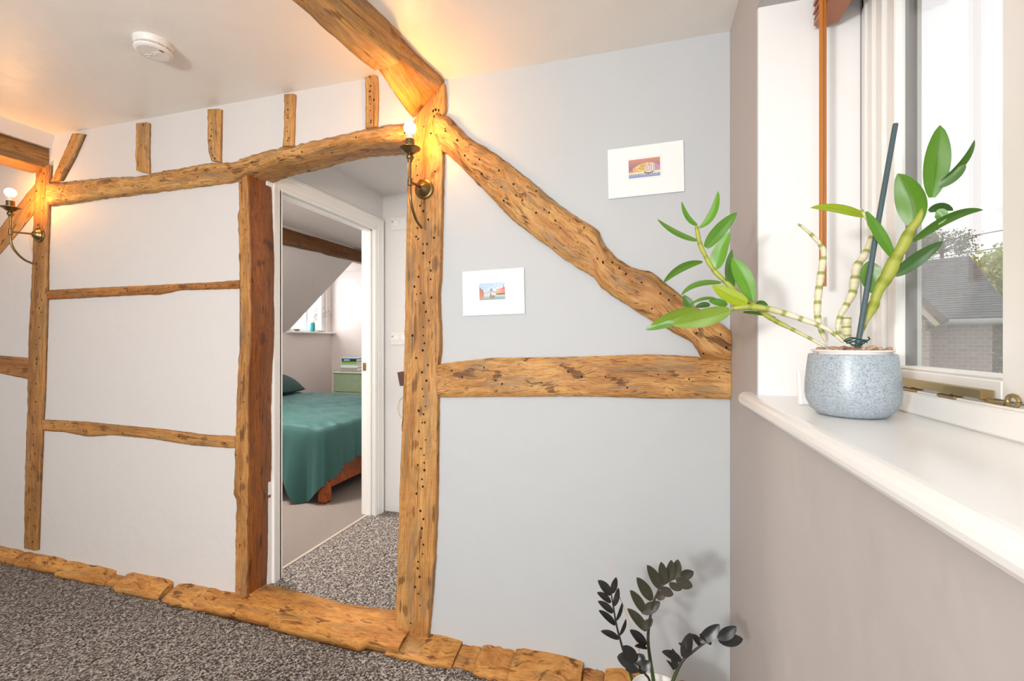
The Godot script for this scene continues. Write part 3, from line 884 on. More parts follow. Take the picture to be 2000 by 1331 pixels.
	timber("timber_stud", "stud above the door post, with a line of nail holes", "stud", [Vector2(-1.4642, 2.2142), Vector2(-1.4642, 2.0947), Vector2(-1.4722, 1.9957)], [Vector2(-1.4066, 2.2078), Vector2(-1.4118, 2.0878), Vector2(-1.4144, 1.991)], 0.014, -0.002, o, {"holes": 9, "spread": 0.06, "group": "short studs over the long beam"})
	timber("timber_stud", "stud above the doorway nearest the big ceiling beam", "stud", [Vector2(-1.0705, 2.2274), Vector2(-1.0681, 2.1245), Vector2(-1.0681, 2.0219)], [Vector2(-1.0145, 2.2225), Vector2(-1.0099, 2.1364), Vector2(-1.0145, 2.0211)], 0.014, -0.002, o, {"holes": 9, "spread": 0.08, "group": "short studs over the long beam"})
	# ceiling beam over the post: a square-hewn length with a tapered tail at the post head
	var beam := thing("ceiling_beam", "big golden oak ceiling beam running out from the tall post", "beam", Vector3(-0.8, 2.05, 0.0))
	beam.set_meta("kind", "thing")
	loft_beam("hewn_length", beam, [
		[0.285, -0.752, -0.853, 2.056, 2.070, 2.20], [0.45, -0.775, -0.865, 2.050, 2.062, 2.20], [0.62, -0.800, -0.872, 2.05, 2.058, 2.20], [0.9, -0.835, -0.925, 2.05, 2.055, 2.2], [1.6, -0.905, -1.0, 2.05, 2.05, 2.2], [3.4, -1.08, -1.18, 2.05, 2.05, 2.2]], 1.0)
	loft_beam("tail", beam, [
		[-0.02, -0.728, -0.862, 2.030, 2.136, 2.20], [0.06, -0.733, -0.858, 2.034, 2.120, 2.20], [0.16, -0.752, -0.854, 2.050, 2.108, 2.20], [0.277, -0.764, -0.846, 2.070, 2.092, 2.20]], 0.95)
	var far := thing("ceiling_beam", "dark oak tie beam over the far post, meeting the coved ceiling", "beam", Vector3(-3.0, 2.05, 0.0))
	far.set_meta("kind", "thing")
	loft_beam("hewn_length", far, [[-0.04, -2.945, -3.08, 2.045, 2.055, 2.19], [0.3, -2.945, -3.08, 2.05, 2.05, 2.19], [1.5, -2.95, -3.09, 2.05, 2.05, 2.19], [3.4, -2.95, -3.09, 2.05, 2.05, 2.19]], 0.62)
	# threshold timber
	var t := thing("door_threshold", "wide worn oak threshold board in the doorway", "threshold", Vector3(-1.3, 0, 0.02))
	var front := [[-1.80, 0.088], [-1.66, 0.090], [-1.50, 0.093], [-1.455, 0.088], [-1.45, 0.104], [-1.2, 0.112], [-1.02, 0.118], [-1.005, 0.095], [-0.95, 0.095], [-0.865, 0.100]]
	var rows := []
	var uvs := []
	var cols := []
	for q in front:
		var x: float = q[0] + 1.3
		var f: float = q[1] - 0.02
		var back: float = -0.085 if q[0] < -1.66 else -0.10 + 0.02 * sin(q[0] * 9.0)
		var h := 0.050 + 0.003 * sin(q[0] * 14.0)
		var row := PackedVector3Array([Vector3(x, -0.005, back), Vector3(x, h, back), Vector3(x, h + 0.003, back * 0.5), Vector3(x, h, 0.0), Vector3(x, h - 0.004, f * 0.6), Vector3(x, h - 0.012, f * 0.93), Vector3(x, h - 0.020, f), Vector3(x, -0.005, f + 0.002)])
		var uvr := PackedVector2Array()
		var cl := PackedColorArray()
		var along_v := [0.0, 0.05, 0.10, 0.16, 0.21, 0.25, 0.26, 0.30, 0.32]
		for k in 9:
			uvr.append(Vector2(0.3 + along_v[k] / 0.6, 0.2 + x / 2.4)); cl.append(Color(1.1, 0.95, 0.82))
		rows.append(row); uvs.append(uvr); cols.append(cl)
	var g := Geo.new()
	g.grid(rows, uvs, cols, true, true)
	put("board", g, M.oak_sill, t)

func loft_beam(called: String, parent: Node3D, sections: Array, tone: float) -> void:
	var rows := []
	var uvs := []
	var cols := []
	var n := 60
	var u0 := rng.randf() * 0.3
	var z_len: float = sections[-1][0] - sections[0][0]
	for i in n + 1:
		var t := pow(float(i) / n, 1.5)
		var z: float = sections[0][0] + z_len * t
		var k := 0
		while k < sections.size() - 2 and sections[k + 1][0] < z: k += 1
		var f: float = clampf((z - sections[k][0]) / (sections[k + 1][0] - sections[k][0]), 0.0, 1.0)
		var s := []
		for m in 6: s.append(lerpf(sections[k][m], sections[k + 1][m], f))
		var row := PackedVector3Array()
		var us := PackedFloat32Array()
		var xr: float = s[1]
		var xl: float = s[2]
		row.append(Vector3(xl, s[5], z)); us.append(0.0)
		row.append(Vector3(xl, s[3] + 0.05, z)); us.append(0.08)
		row.append(Vector3(xl, s[3] + 0.008, z)); us.append(0.12)
		for m in 9:
			var w := lerpf(0.06, 0.94, m / 8.0)
			var x := lerpf(xl, xr, w)
			row.append(Vector3(x, lerpf(s[3], s[4], w) + rough_noise.get_noise_2d(x * 2.0, z * 1.2) * 0.004, z)); us.append(0.125 + w * absf(xr - xl))
		row.append(Vector3(xr, s[4] + 0.009, z)); us.append(0.24)
		row.append(Vector3(xr + rough_noise.get_noise_2d(z * 2.0, 9.0) * 0.004, lerpf(s[4], s[5], 0.4), z)); us.append(0.28)
		row.append(Vector3(xr, s[5], z)); us.append(0.36)
		var uvr := PackedVector2Array()
		var cl := PackedColorArray()
		for m in row.size():
			row[m] -= parent.position
			uvr.append(Vector2(u0 + us[m] / 0.6, 0.05 + t * z_len / 2.4))
			var q := tone * (1.0 + 0.16 * tint_noise.get_noise_3d(row[m].x * 2.0, row[m].y * 2.0, z))
			cl.append(Color(q, q, q))
		uvr.append(uvr[0] + Vector2(0.7, 0))
		rows.append(row); uvs.append(uvr); cols.append(cl)
	var g := Geo.new()
	g.grid(rows, uvs, cols, true, true)
	put(called, g, M.oak, parent)

# ================================================================ the window
func build_window() -> void:
	var g := Geo.new()
	var prof := [Vector2(0.50, 1.002), Vector2(0.50, 1.037)]
	for k in 9:
		var a := PI / 2 + PI * k / 8.0
		prof.append(Vector2(0.2575 + 0.0175 * cos(a), 1.0195 + 0.0175 * sin(a)))
	g.extrude(prof, 1.64, Transform3D(Basis.IDENTITY, Vector3(0, 0, 0.36)))
	var horn := [Vector2(0.272, 1.002), Vector2(0.272, 1.037)]
	horn.append_array(prof.slice(2))
	g.extrude(horn, 0.064, Transform3D(Basis.IDENTITY, Vector3(0, 0, 0.297)))
	struct("window_sill", g, M.sill, "glossy white sill with a rounded nose under the window")
	var w := Node3D.new()
	w.name = "window_1"
	add_child(w)
	tag(w, "white painted casement window above the sill", "", "", "structure")
	g = Geo.new()
	g.span(Vector3(0.464, 1.0372, 0.3665), Vector3(0.56, 1.077, 1.998), 0.004)
	g.span(Vector3(0.470, 1.077, 0.3665), Vector3(0.56, 1.081, 1.998), 0.001)
	g.span(Vector3(0.486, 1.081, 0.3665), Vector3(0.54, 1.984, 0.388), 0.002)
	g.span(Vector3(0.480, 1.081, 0.388), Vector3(0.54, 1.984, 0.402), 0.004)
	g.span(Vector3(0.483, 1.081, 0.402), Vector3(0.54, 1.984, 0.4266), 0.003)
	g.span(Vector3(0.489, 1.081, 0.4266), Vector3(0.5165, 1.984, 0.4545), 0.002)
	g.span(Vector3(0.486, 1.93, 0.3665), Vector3(0.56, 1.984, 1.998), 0.003)
	g.span(Vector3(0.486, 1.081, 0.836), Vector3(0.56, 1.93, 0.90), 0.004)
	g.span(Vector3(0.486, 1.081, 1.93), Vector3(0.56, 1.984, 1.998), 0.004)
	put("frame", g, M.white_paint, w)
	for c in [[0.456, 0.486, 0.776, 0.834], [0.902, 0.945, 1.885, 1.928]]:
		g = Geo.new()
		g.span(Vector3(0.497, 1.084, c[0]), Vector3(0.5165, 1.926, c[1]), 0.002)
		g.span(Vector3(0.497, 1.084, c[2]), Vector3(0.5165, 1.926, c[3]), 0.002)
		g.span(Vector3(0.497, 1.084, c[1]), Vector3(0.545, 1.112, c[2]), 0.002)
		g.span(Vector3(0.502, 1.112, c[1]), Vector3(0.54, 1.119, c[2]), 0.003)
		g.span(Vector3(0.497, 1.885, c[1]), Vector3(0.545, 1.926, c[2]), 0.002)
		put("casement", g, M.white_paint, w)
		g = Geo.new()
		g.span(Vector3(0.510, 1.117, c[1] - 0.003), Vector3(0.514, 1.888, c[2] + 0.003))
		put("pane", g, M.glass, w)
	g = Geo.new()
	g.span(Vector3(0.5515, 1.05, 0.361), Vector3(0.5535, 1.99, 0.4493))
	put("outer_lining", g, mat(Color(0.20, 0.225, 0.235), 0.5), w)
	g = Geo.new()
	g.span(Vector3(0.5535, 1.05, 0.361), Vector3(0.561, 1.99, 0.4493))
	put("outer_frame", g, mat(Color(0.72, 0.73, 0.71), 0.5), w)
	# brass stay and its pegs on the bottom rail
	g = Geo.new()
	var bar := []
	for p in [Vector2(0.0, 0.0), Vector2(0.016, 0.0), Vector2(0.016, 0.0125), Vector2(0.002, 0.0145), Vector2(0.0, 0.0125)]: bar.append(Vector2(0.464, 1.0865) + p)
	g.extrude(bar, 0.335, Transform3D(Basis.IDENTITY, Vector3(0, 0, 0.455)))
	var stay := put("stay", g, M.stay, w)
	g = Geo.new()
	g.tube(smooth_path([Vector3(0.474, 1.0865, 0.775), Vector3(0.474, 1.083, 0.80), Vector3(0.474, 1.083, 0.822)], 8), [0.004], 8)
	var loop := []
	for k in 13:
		var a := TAU * k / 12.0
		loop.append(Vector3(0.474, 1.089 + 0.008 * sin(a), 0.834 + 0.010 * cos(a)))
	g.tube(loop, [0.0028], 8, false)
	put("curl", g, M.stay, stay)
	for z in [0.60, 0.705]:
		g = Geo.new()
		g.box(Vector3(0.474, 1.0805, z), Vector3(0.014, 0.006, 0.046), 0.002)
		g.box(Vector3(0.474, 1.085, z - 0.004), Vector3(0.008, 0.006, 0.014), 0.001)
		put("stay_peg", g, M.stay, w)
	# wooden venetian blind pulled up to the head, with its wand
	var b := thing("venetian_blind", "copper-brown wooden slat blind drawn up at the window head", "blind", Vector3(0.41, 1.905, 0.38))
	g = Geo.new()
	g.box(Vector3(0, 0.006, 0.75), Vector3(0.05, 0.012, 1.5), 0.002)
	put("bottom_rail", g, M.blind if M.has("blind") else blind_mat(), b)
	for k in 9:
		g = Geo.new()
		g.box(Vector3(0.002 * sin(k * 2.1), 0.0165 + k * 0.0062, 0.75 + 0.003 * sin(k * 1.7)), Vector3(0.05, 0.0028, 1.5), 0.0008, Basis(Vector3.BACK, 0.04 * sin(k * 3.0)))
		put("slat", g, M.blind, b)
	g = Geo.new()
	g.box(Vector3(0, 0.0755, 0.75), Vector3(0.045, 0.008, 1.5), 0.001)
	put("head_rail", g, M.blind, b)
	g = Geo.new()
	for k in 2:
		var off := Vector3(0.0036 * (2 * k - 1), 0, -0.0028 * (2 * k - 1))
		g.tube([Vector3(0.377, 1.288, 0.462) + off, Vector3(0.377, 1.6, 0.462) + off, Vector3(0.377, 1.98, 0.462) + off], [0.0044], 12)
	tag(put("blind_wand", g, M.wand), "long twin-grooved honey wood wand hanging beside the window frame", "blind wand")

func blind_mat() -> Material:
	M.blind = mat(Color(0.66, 0.42, 0.30), 0.45)
	M.wand = mat(Color(0.72, 0.44, 0.17), 0.3)
	return M.blind

# ================================================================ passage behind the doorway
func build_passage() -> void:
	var g := Geo.new()
	g.span(Vector3(-1.70, -0.05, -1.06), Vector3(0.5, 0.045, -0.07))
	struct("floor_passage", g, M.carpet, "speckled grey carpet of the passage")
	g = Geo.new()
	g.span(Vector3(-1.70, 2.13, -1.16), Vector3(0.5, 2.25, -0.1))
	struct("ceiling_passage", g, M.wall_pass, "white passage ceiling")
	g = Geo.new()
	g.span(Vector3(-1.66, 0, -1.18), Vector3(0.5, 2.2, -1.06))
	struct("wall_passage", g, M.wall_pass, "white end wall of the passage with the sockets")
	g = Geo.new()
	g.span(Vector3(0.4, 0, -1.1), Vector3(0.5, 2.2, -0.1))
	struct("wall_passage_right", g, M.wall_pass, "white side wall of the passage")
	g = Geo.new()
	g.span(Vector3(-1.742, 0, -0.175), Vector3(-1.652, 2.3, -0.1))
	g.span(Vector3(-1.742, 1.895, -0.975), Vector3(-1.652, 2.3, -0.175))
	g.span(Vector3(-1.742, 0, -3.9), Vector3(-1.652, 2.3, -0.975))
	struct("wall_door", g, M.wall_pass, "white wall with the bedroom doorway")
	var d := Node3D.new()
	d.name = "door_1"
	add_child(d)
	tag(d, "white moulded bedroom door frame without its door in view", "", "", "structure")
	var prof := [Vector2(0, 0), Vector2(0.086, 0), Vector2(0.086, 0.016), Vector2(0.080, 0.022), Vector2(0.066, 0.022), Vector2(0.062, 0.018), Vector2(0.050, 0.017), Vector2(0.030, 0.014), Vector2(0.026, 0.011), Vector2(0.010, 0.011), Vector2(0.006, 0.008), Vector2(0, 0.008)]
	# profile x runs from the opening outwards, y out of the wall
	g = Geo.new()
	var near := [Vector2(0, 0), Vector2(0.049, 0), Vector2(0.049, 0.017), Vector2(0.030, 0.014), Vector2(0.026, 0.011), Vector2(0.010, 0.011), Vector2(0.006, 0.008), Vector2(0, 0.008)]
	g.extrude(near, 1.90, Transform3D(Basis(Vector3(0, 0, 1), Vector3(1, 0, 0), Vector3(0, 1, 0)), Vector3(-1.653, 0.045, -0.170)))
	put("architrave", g, M.white_gloss, d)
	g = Geo.new()
	g.extrude(prof, 1.90, Transform3D(Basis(Vector3(0, 0, -1), Vector3(1, 0, 0), Vector3(0, 1, 0)), Vector3(-1.653, 0.045, -0.960)))
	put("architrave", g, M.white_gloss, d)
	g = Geo.new()
	g.extrude(prof, 0.96, Transform3D(Basis(Vector3(0, 1, 0), Vector3(1, 0, 0), Vector3(0, 0, -1)), Vector3(-1.6525, 1.878, -0.085)))
	put("architrave", g, M.white_gloss, d)
	g = Geo.new()
	g.span(Vector3(-1.75, 0.045, -0.985), Vector3(-1.645, 1.885, -0.966), 0.001)
	g.span(Vector3(-1.75, 0.045, -0.180), Vector3(-1.645, 1.885, -0.162), 0.001)
	g.span(Vector3(-1.75, 1.884, -0.98), Vector3(-1.645, 1.90, -0.165), 0.001)
	put("jamb_lining", g, M.white_gloss, d)
	g = Geo.new()
	g.span(Vector3(-1.708, 0.045, -0.966), Vector3(-1.675, 1.884, -0.954), 0.002)
	g.span(Vector3(-1.708, 0.045, -0.180), Vector3(-1.675, 1.884, -0.172), 0.002)
	g.span(Vector3(-1.708, 1.872, -0.966), Vector3(-1.675, 1.884, -0.175), 0.002)
	put("door_stop", g, M.white_gloss, d)
	g = Geo.new()
	g.box(Vector3(-1.727, 1.0, -0.9655), Vector3(0.026, 0.052, 0.0025), 0.0006)
	g.box(Vector3(-1.725, 1.003, -0.9638), Vector3(0.012, 0.026, 0.002), 0.0004)
	put("strike_plate", g, M.brass, d)
	g = Geo.new()
	g.span(Vector3(-1.712, 0.044, -0.962), Vector3(-1.694, 0.0505, -0.178), 0.002)
	put("carpet_strip", g, mat(Color(0.72, 0.68, 0.62), 0.4), d)
	# skirting on the end wall
	g = Geo.new()
	g.extrude([Vector2(0, 0), Vector2(0.016, 0), Vector2(0.016, 0.062), Vector2(0.012, 0.070), Vector2(0.010, 0.080), Vector2(0.005, 0.090), Vector2(0, 0.092)], 1.9, Transform3D(Basis(Vector3(0, 0, 1), Vector3(0, 1, 0), Vector3(-1, 0, 0)), Vector3(0.4, 0.045, -1.06)))
	struct("baseboard_passage", g, M.white_gloss, "white skirting board of the passage end wall")
	for s in [[1.936, "upper of two white switch plates on the passage end wall"], [1.185, "lower of two white switch plates on the passage end wall"]]:
		var t := thing("switch_plate", s[1], "switch", Vector3(-1.515, s[0], -1.058), "passage switch plates")
		g = Geo.new()
		g.box(Vector3(0, 0, 0.004), Vector3(0.148, 0.088, 0.010), 0.003)
		put("plate", g, M.plastic, t)
		for k in 2:
			g = Geo.new()
			g.box(Vector3(-0.03 + k * 0.05, 0.004, 0.010), Vector3(0.030, 0.034, 0.006), 0.002)
			put("rocker", g, M.white_gloss, t)
			g = Geo.new()
			g.lathe([Vector2(0.0035, 0), Vector2(0.0035, 0.002), Vector2(0, 0.0022)], 10, Transform3D(Basis(Vector3.RIGHT, PI / 2), Vector3(-0.06 + 0.12 * k, 0.012, 0.009)))
			put("screw", g, M.dark_slot, t)
	var peg := thing("coat_peg", "small dark wooden peg half hidden by the tall post", "peg", Vector3(-1.478, 0.92, -1.06))
	g = Geo.new()
	g.extrude([Vector2(-0.038, 0.045), Vector2(0.05, 0.06), Vector2(0.05, -0.04), Vector2(-0.020, -0.042)], 0.05)
	put("block", g, mat(Color(0.36, 0.24, 0.20), 0.5), peg)
	g = Geo.new()
	var ring := Geo.new()
	for k in 44:
		var a := TAU * k / 44.0
		var p := Vector3(-1.455 + 0.08 * cos(a), 0.73 + 0.088 * sin(a), -1.052)
		ring.box(p, Vector3(0.009, 0.009, 0.009), 0.0035, Basis(Vector3.BACK, a))
	tag(put("bead_garland", ring, mat(Color(0.84, 0.78, 0.62), 0.5)), "loop of cream beads hanging on the passage end wall", "garland")
	added_ceiling_lamp(Vector3(-0.35, 2.13, -0.58), 0.15, PASSAGE, Color(1.0, 0.97, 0.93), "added unseen round ceiling lamp filling the passage with light")  # lamp added out of view to brighten the passage

const PASSAGE := 0.9
const DORMER := 3.0
const BEDROOM := 6.5

# ================================================================ bedroom
func build_bedroom() -> void:
	var g := Geo.new()
	g.span(Vector3(-4.3, -0.05, -3.9), Vector3(-1.70, 0.045, -0.1))
	struct("floor_bedroom", g, M.carpet_bed, "plain taupe carpet of the bedroom")
	g = Geo.new()
	g.span(Vector3(-3.30, 2.25, -3.9), Vector3(-1.65, 2.36, -0.1))
	struct("ceiling_bedroom", g, M.wall_bed, "flat part of the bedroom ceiling")
	# sloping ceiling down to the knee wall, cut short at the dormer
	g = Geo.new()
	g.extrude([Vector2(-3.215, 2.25), Vector2(-3.215, 2.10), Vector2(-4.17, 1.262), Vector2(-4.30, 1.262), Vector2(-4.30, 1.40), Vector2(-3.35, 2.25)], 2.87, Transform3D(Basis.IDENTITY, Vector3(0, 0, -2.97)))
	struct("ceiling_slope", g, M.wall_bed, "sloping bedroom ceiling beside the dormer")
	g = Geo.new()
	g.span(Vector3(-4.3, 0, -3.9), Vector3(-4.16, 1.27, -0.1))
	g.span(Vector3(-4.3, 1.27, -3.90), Vector3(-4.16, 2.3, -3.70))
	g.span(Vector3(-4.3, 1.27, -3.02), Vector3(-4.16, 2.3, -2.90))
	g.span(Vector3(-4.3, 2.08, -3.72), Vector3(-4.16, 2.3, -3.0))
	struct("wall_bedroom", g, M.wall_bed, "mauve knee wall with the dormer window")
	g = Geo.new()
	g.span(Vector3(-4.3, 0, -3.92), Vector3(-1.65, 2.4, -3.80))
	struct("wall_bedroom_end", g, M.wall_bed, "pale end wall of the bedroom behind the chest")
	g = Geo.new()
	g.span(Vector3(-4.3, 2.12, -3.85), Vector3(-3.24, 2.25, -2.95))
	struct("ceiling_dormer", g, M.wall_bed, "little ceiling over the dormer window")
	g = Geo.new()
	g.span(Vector3(-4.18, 1.262, -3.80), Vector3(-4.09, 1.285, -2.95), 0.006)
	struct("window_sill_bedroom", g, M.white_paint, "white sill of the dormer window")
	var w := Node3D.new()
	w.name = "window_3"
	add_child(w)
	tag(w, "bright white dormer window of the bedroom", "", "", "structure")
	g = Geo.new()
	g.span(Vector3(-4.25, 1.285, -3.70), Vector3(-4.19, 2.08, -3.625), 0.004)
	g.span(Vector3(-4.25, 1.285, -3.07), Vector3(-4.19, 2.08, -3.02), 0.004)
	g.span(Vector3(-4.25, 1.285, -3.625), Vector3(-4.19, 1.32, -3.07), 0.004)
	g.span(Vector3(-4.25, 2.03, -3.625), Vector3(-4.19, 2.08, -3.07), 0.004)
	g.span(Vector3(-4.25, 1.32, -3.365), Vector3(-4.19, 2.03, -3.335), 0.004)
	put("frame", g, M.white_paint, w)
	for z in [[-3.628, -3.362], [-3.338, -3.067]]:
		g = Geo.new()
		g.span(Vector3(-4.222, 1.318, z[0]), Vector3(-4.218, 2.032, z[1]))
		put("pane", g, M.glass, w)
	# purlin
	var dl := AreaLight3D.new()
	dl.name = "dormer_daylight"
	dl.area_size = Vector2(0.75, 0.85)
	dl.light_color = Color(0.98, 0.99, 1.0)
	dl.light_energy = DORMER
	dl.area_range = 10.0
	dl.shadow_enabled = true
	dl.position = Vector3(-4.42, 1.72, -3.36)
	dl.rotation_degrees = Vector3(0, -90, 0)
	add_child(dl)
	var beam := thing("bedroom_beam", "dark rough beam crossing the bedroom under its ceiling", "beam", Vector3(-3.2, 2.06, -2.0))
	beam.set_meta("kind", "thing")
	var rows := []
	var cols := []
	var uvs := []
	for i in 41:
		var z := lerpf(-0.12, -3.8, i / 40.0)
		var lo := 2.062 + 0.045 * clampf((-z - 1.5) / 2.2, 0, 1) + rough_noise.get_noise_2d(z * 2.0, 1.0) * 0.010
		var hi := 2.212 + 0.02 * clampf((-z - 1.5) / 2.2, 0, 1) + rough_noise.get_noise_2d(z * 2.0, 5.0) * 0.006
		var x := -3.185 + rough_noise.get_noise_2d(z * 1.5, 8.0) * 0.008
		var row := PackedVector3Array([Vector3(x - 0.1, lo, z), Vector3(x - 0.012, lo, z), Vector3(x, lo + 0.015, z), Vector3(x + 0.006, (lo + hi) / 2, z), Vector3(x, hi - 0.01, z), Vector3(x - 0.012, hi, z), Vector3(x - 0.1, hi, z)])
		var uvr := PackedVector2Array()
		var cl := PackedColorArray()
		for m in 8:
			uvr.append(Vector2(0.2 + m * 0.06, 0.3 - z / 2.4)); cl.append(Color(0.30, 0.22, 0.17))
		for m in 7: row[m] -= beam.position
		rows.append(row); uvs.append(uvr); cols.append(cl)
	g = Geo.new()
	g.grid(rows, uvs, cols, true, true)
	put("hewn_length", g, M.oak, beam)
	# bed
	var bed := thing("bed", "low cherry-coloured wooden bed under the teal cover", "bed", Vector3(-3.1, 0.045, -1.9))
	var bo := -bed.position
	M.bed_wood = mat(Color(0.80, 0.55, 0.40), 0.4)
	M.bed_wood.albedo_texture = M.oak.albedo_texture
	M.bed_wood.uv1_scale = Vector3(0.5, 0.9, 1)
	g = Geo.new()
	g.span(bo + Vector3(-2.140, 0.135, -2.74), bo + Vector3(-2.106, 0.32, -1.12), 0.006)
	put("foot_rail", g, M.bed_wood, bed)
	for z in [-1.11, -2.69]:
		g = Geo.new()
		g.box(bo + Vector3(-3.1, 0.23, z), Vector3(1.98, 0.19, 0.03), 0.005)
		put("side_rail", g, M.bed_wood, bed)
	for p in [Vector2(-2.120, -1.078), Vector2(-2.120, -2.72), Vector2(-4.05, -1.065), Vector2(-4.05, -2.73)]:
		g = Geo.new()
		g.box(bo + Vector3(p.x, 0.125, p.y), Vector3(0.078, 0.16, 0.078), 0.018)
		put("leg", g, M.bed_wood, bed)
	g = Geo.new()
	g.span(bo + Vector3(-4.14, 0.10, -2.76), bo + Vector3(-4.10, 0.85, -1.04), 0.008)
	put("headboard", g, M.bed_wood, bed)
	g = Geo.new()
	g.span(bo + Vector3(-4.09, 0.30, -2.70), bo + Vector3(-2.15, 0.545, -1.09), 0.05)
	put("mattress", g, M.card, bed)
	duvet()
	# pillow
	rows = []
	for i in 21:
		var t := i / 20.0
		var row := PackedVector3Array()
		for k in 24:
			var a := TAU * k / 24.0
			var ex := pow(maxf(1.0 - pow(absf(2 * t - 1), 3.0), 0.0), 0.45)
			row.append(Vector3(0.20 * cos(a) * lerpf(0.92, 1.0, ex), 0.085 * sin(a) * (0.12 + 0.88 * ex) * (1.0 - 0.5 * pow(absf(cos(a)), 4.0)), (t - 0.5) * 0.70))
		rows.append(row)
	g = Geo.new()
	g.grid(rows, [], [], true, true)
	for z in [-2.32]:
		var p := put("pillow", g, M.teal_dark, self, Vector3(-3.80, 0.70, z))
		p.rotation_degrees.z = -24
		tag(p, "dark teal pillow at the head of the bed beneath the window" if z < -2.0 else "dark teal pillow at the head of the bed on the door side", "pillow")
	# chest of drawers and what lies on it
	var chest := thing("chest_of_drawers", "sage green chest with carved honeycomb front in the bedroom corner", "chest", Vector3(-3.29, 0.045, -3.55))
	M.sage = mat(Color(0.60, 0.68, 0.56), 0.5)
	M.sage_line = mat(Color(0.66, 0.73, 0.62), 0.5)
	g = Geo.new()
	g.box(Vector3(0, 0.355, 0), Vector3(0.94, 0.71, 0.47), 0.004)
	put("body", g, M.sage, chest)
	g = Geo.new()
	g.box(Vector3(0, 0.719, 0.005), Vector3(0.97, 0.018, 0.50), 0.004)
	put("top", g, mat(Color(0.70, 0.77, 0.66), 0.45), chest)
	for k in 3:
		g = Geo.new()
		g.box(Vector3(0, 0.14 + k * 0.225, 0.240), Vector3(0.90, 0.215, 0.016), 0.003)
		var dr := put("drawer", g, M.sage, chest)
		g = Geo.new()
		for cx in 10:
			for cy in 2:
				var o := Vector3(-0.42 + cx * 0.093, 0.085 + k * 0.225 + cy * 0.105 + (0.052 if cx % 2 else 0.0), 0.249)
				var hexagon := []
				for m in 4: hexagon.append(o + Vector3(0.060 * cos(m * PI / 3), 0.050 * sin(m * PI / 3), 0))
				g.tube(hexagon, [0.0018], 4)
		var cv := put("carved_lines", g, M.sage_line, dr)
		cv.set_meta("kind", "stuff")
	var y := 0.774
	var list := [[0.048, 0.245, Color(0.66, 0.63, 0.60), "thick grey book at the foot of the pile on the sage chest"], [0.032, 0.245, Color(0.90, 0.90, 0.88), "white book second from the foot of the pile on the chest"], [0.024, 0.215, Color(0.60, 0.76, 0.70), "pale mint book in the middle of the pile on the chest"], [0.022, 0.21, Color(0.50, 0.68, 0.16), "lime green book in the pile on the chest"], [0.034, 0.215, Color(0.13, 0.17, 0.26), "navy book with white spine lettering near the top of the pile"], [0.014, 0.20, Color(0.60, 0.80, 0.90), "thin sky blue book topping the pile on the chest"]]
	for q in list:
		var b := thing("book", q[3], "book", Vector3(-3.61, y, -3.50), "books piled on the chest")
		g = Geo.new()
		g.box(Vector3(0, q[0] / 2, 0), Vector3(q[1], q[0], 0.16), 0.002)
		put("cover", g, mat(q[2], 0.5), b)
		g = Geo.new()
		g.box(Vector3(0.003, q[0] / 2, -0.003), Vector3(q[1], q[0] * 0.7, 0.157), 0.0)
		put("pages", g, M.card, b)
		if q[0] == 0.034:
			g = Geo.new()
			for m in 7: g.box(Vector3(-0.07 + m * 0.013, 0.017, 0.0803), Vector3(0.009, 0.014, 0.0008))
			put("spine_lettering", g, M.card, b)
		y += q[0] + 0.0005
	# vase and dried stems on the dormer sill
	var vp := Vector3(-4.125, 1.285, -3.37)
	var v := thing("vase", "little turquoise glass vase on the bedroom window sill", "vase", vp)
	g = Geo.new()
	g.lathe([Vector2(0.0, 0.0), Vector2(0.030, 0.0), Vector2(0.034, 0.02), Vector2(0.035, 0.08), Vector2(0.032, 0.115), Vector2(0.029, 0.115), Vector2(0.031, 0.08), Vector2(0.030, 0.02), Vector2(0.0, 0.012)], 24)
	M.teal_glass = mat(Color(0.30, 0.68, 0.72), 0.15)
	M.teal_glass.backlight_enabled = true
	M.teal_glass.backlight = Color(0.3, 0.6, 0.62)
	put("body", g, M.teal_glass, v)
	var ds := thing("dried_stems", "dried seed-head stems leaning out of the turquoise vase", "dried flowers", vp + Vector3(0, 0.02, 0))
	for k in 9:
		var tip := Vector3(0.06 + 0.09 * rng.randf(), 0.20 + 0.16 * rng.randf() - k * 0.008, 0.05 - 0.032 * k - 0.04 * rng.randf())
		g = Geo.new()
		var path := smooth_path([Vector3(0, 0, 0), Vector3(0.0, 0.10, -0.004 * k), tip * 0.62 + Vector3(0, 0.06, 0), tip], 10)
		g.tube(path, [0.0016, 0.001], 5)
		var sprig := put("sprig", g, M.straw if M.has("straw") else straw(), ds)
		g = Geo.new()
		for m in 5:
			var p: Vector3 = path[10 - m] + Vector3(rng.randf_range(-0.012, 0.012), rng.randf_range(-0.012, 0.012), rng.randf_range(-0.02, 0.02))
			g.box(p, Vector3(0.006, 0.006, 0.020), 0.0025, Basis(Vector3(rng.randf(), rng.randf(), 0.3).normalized(), rng.randf() * 2.0))
		var sh := put("seed_heads", g, M.seed, sprig)
		sh.set_meta("kind", "stuff")
	g = Geo.new()
	g.box(Vector3(-4.13, 1.2925, -3.52), Vector3(0.05, 0.012, 0.14), 0.003)
	tag(put("trinket_tray", g, mat(Color(0.66, 0.60, 0.32), 0.5)), "flat olive-yellow tray beside the vase on the bedroom sill", "tray")
	g = Geo.new()
	g.lathe([Vector2(0.016, 0), Vector2(0.034, 0.012), Vector2(0.036, 0.026), Vector2(0.032, 0.026), Vector2(0.0, 0.010)], 20)
	tag(put("small_bowl", g, mat(Color(0.50, 0.48, 0.26), 0.5), self, Vector3(-4.13, 1.2855, -3.10)), "small olive bowl at the slope end of the bedroom sill", "bowl")
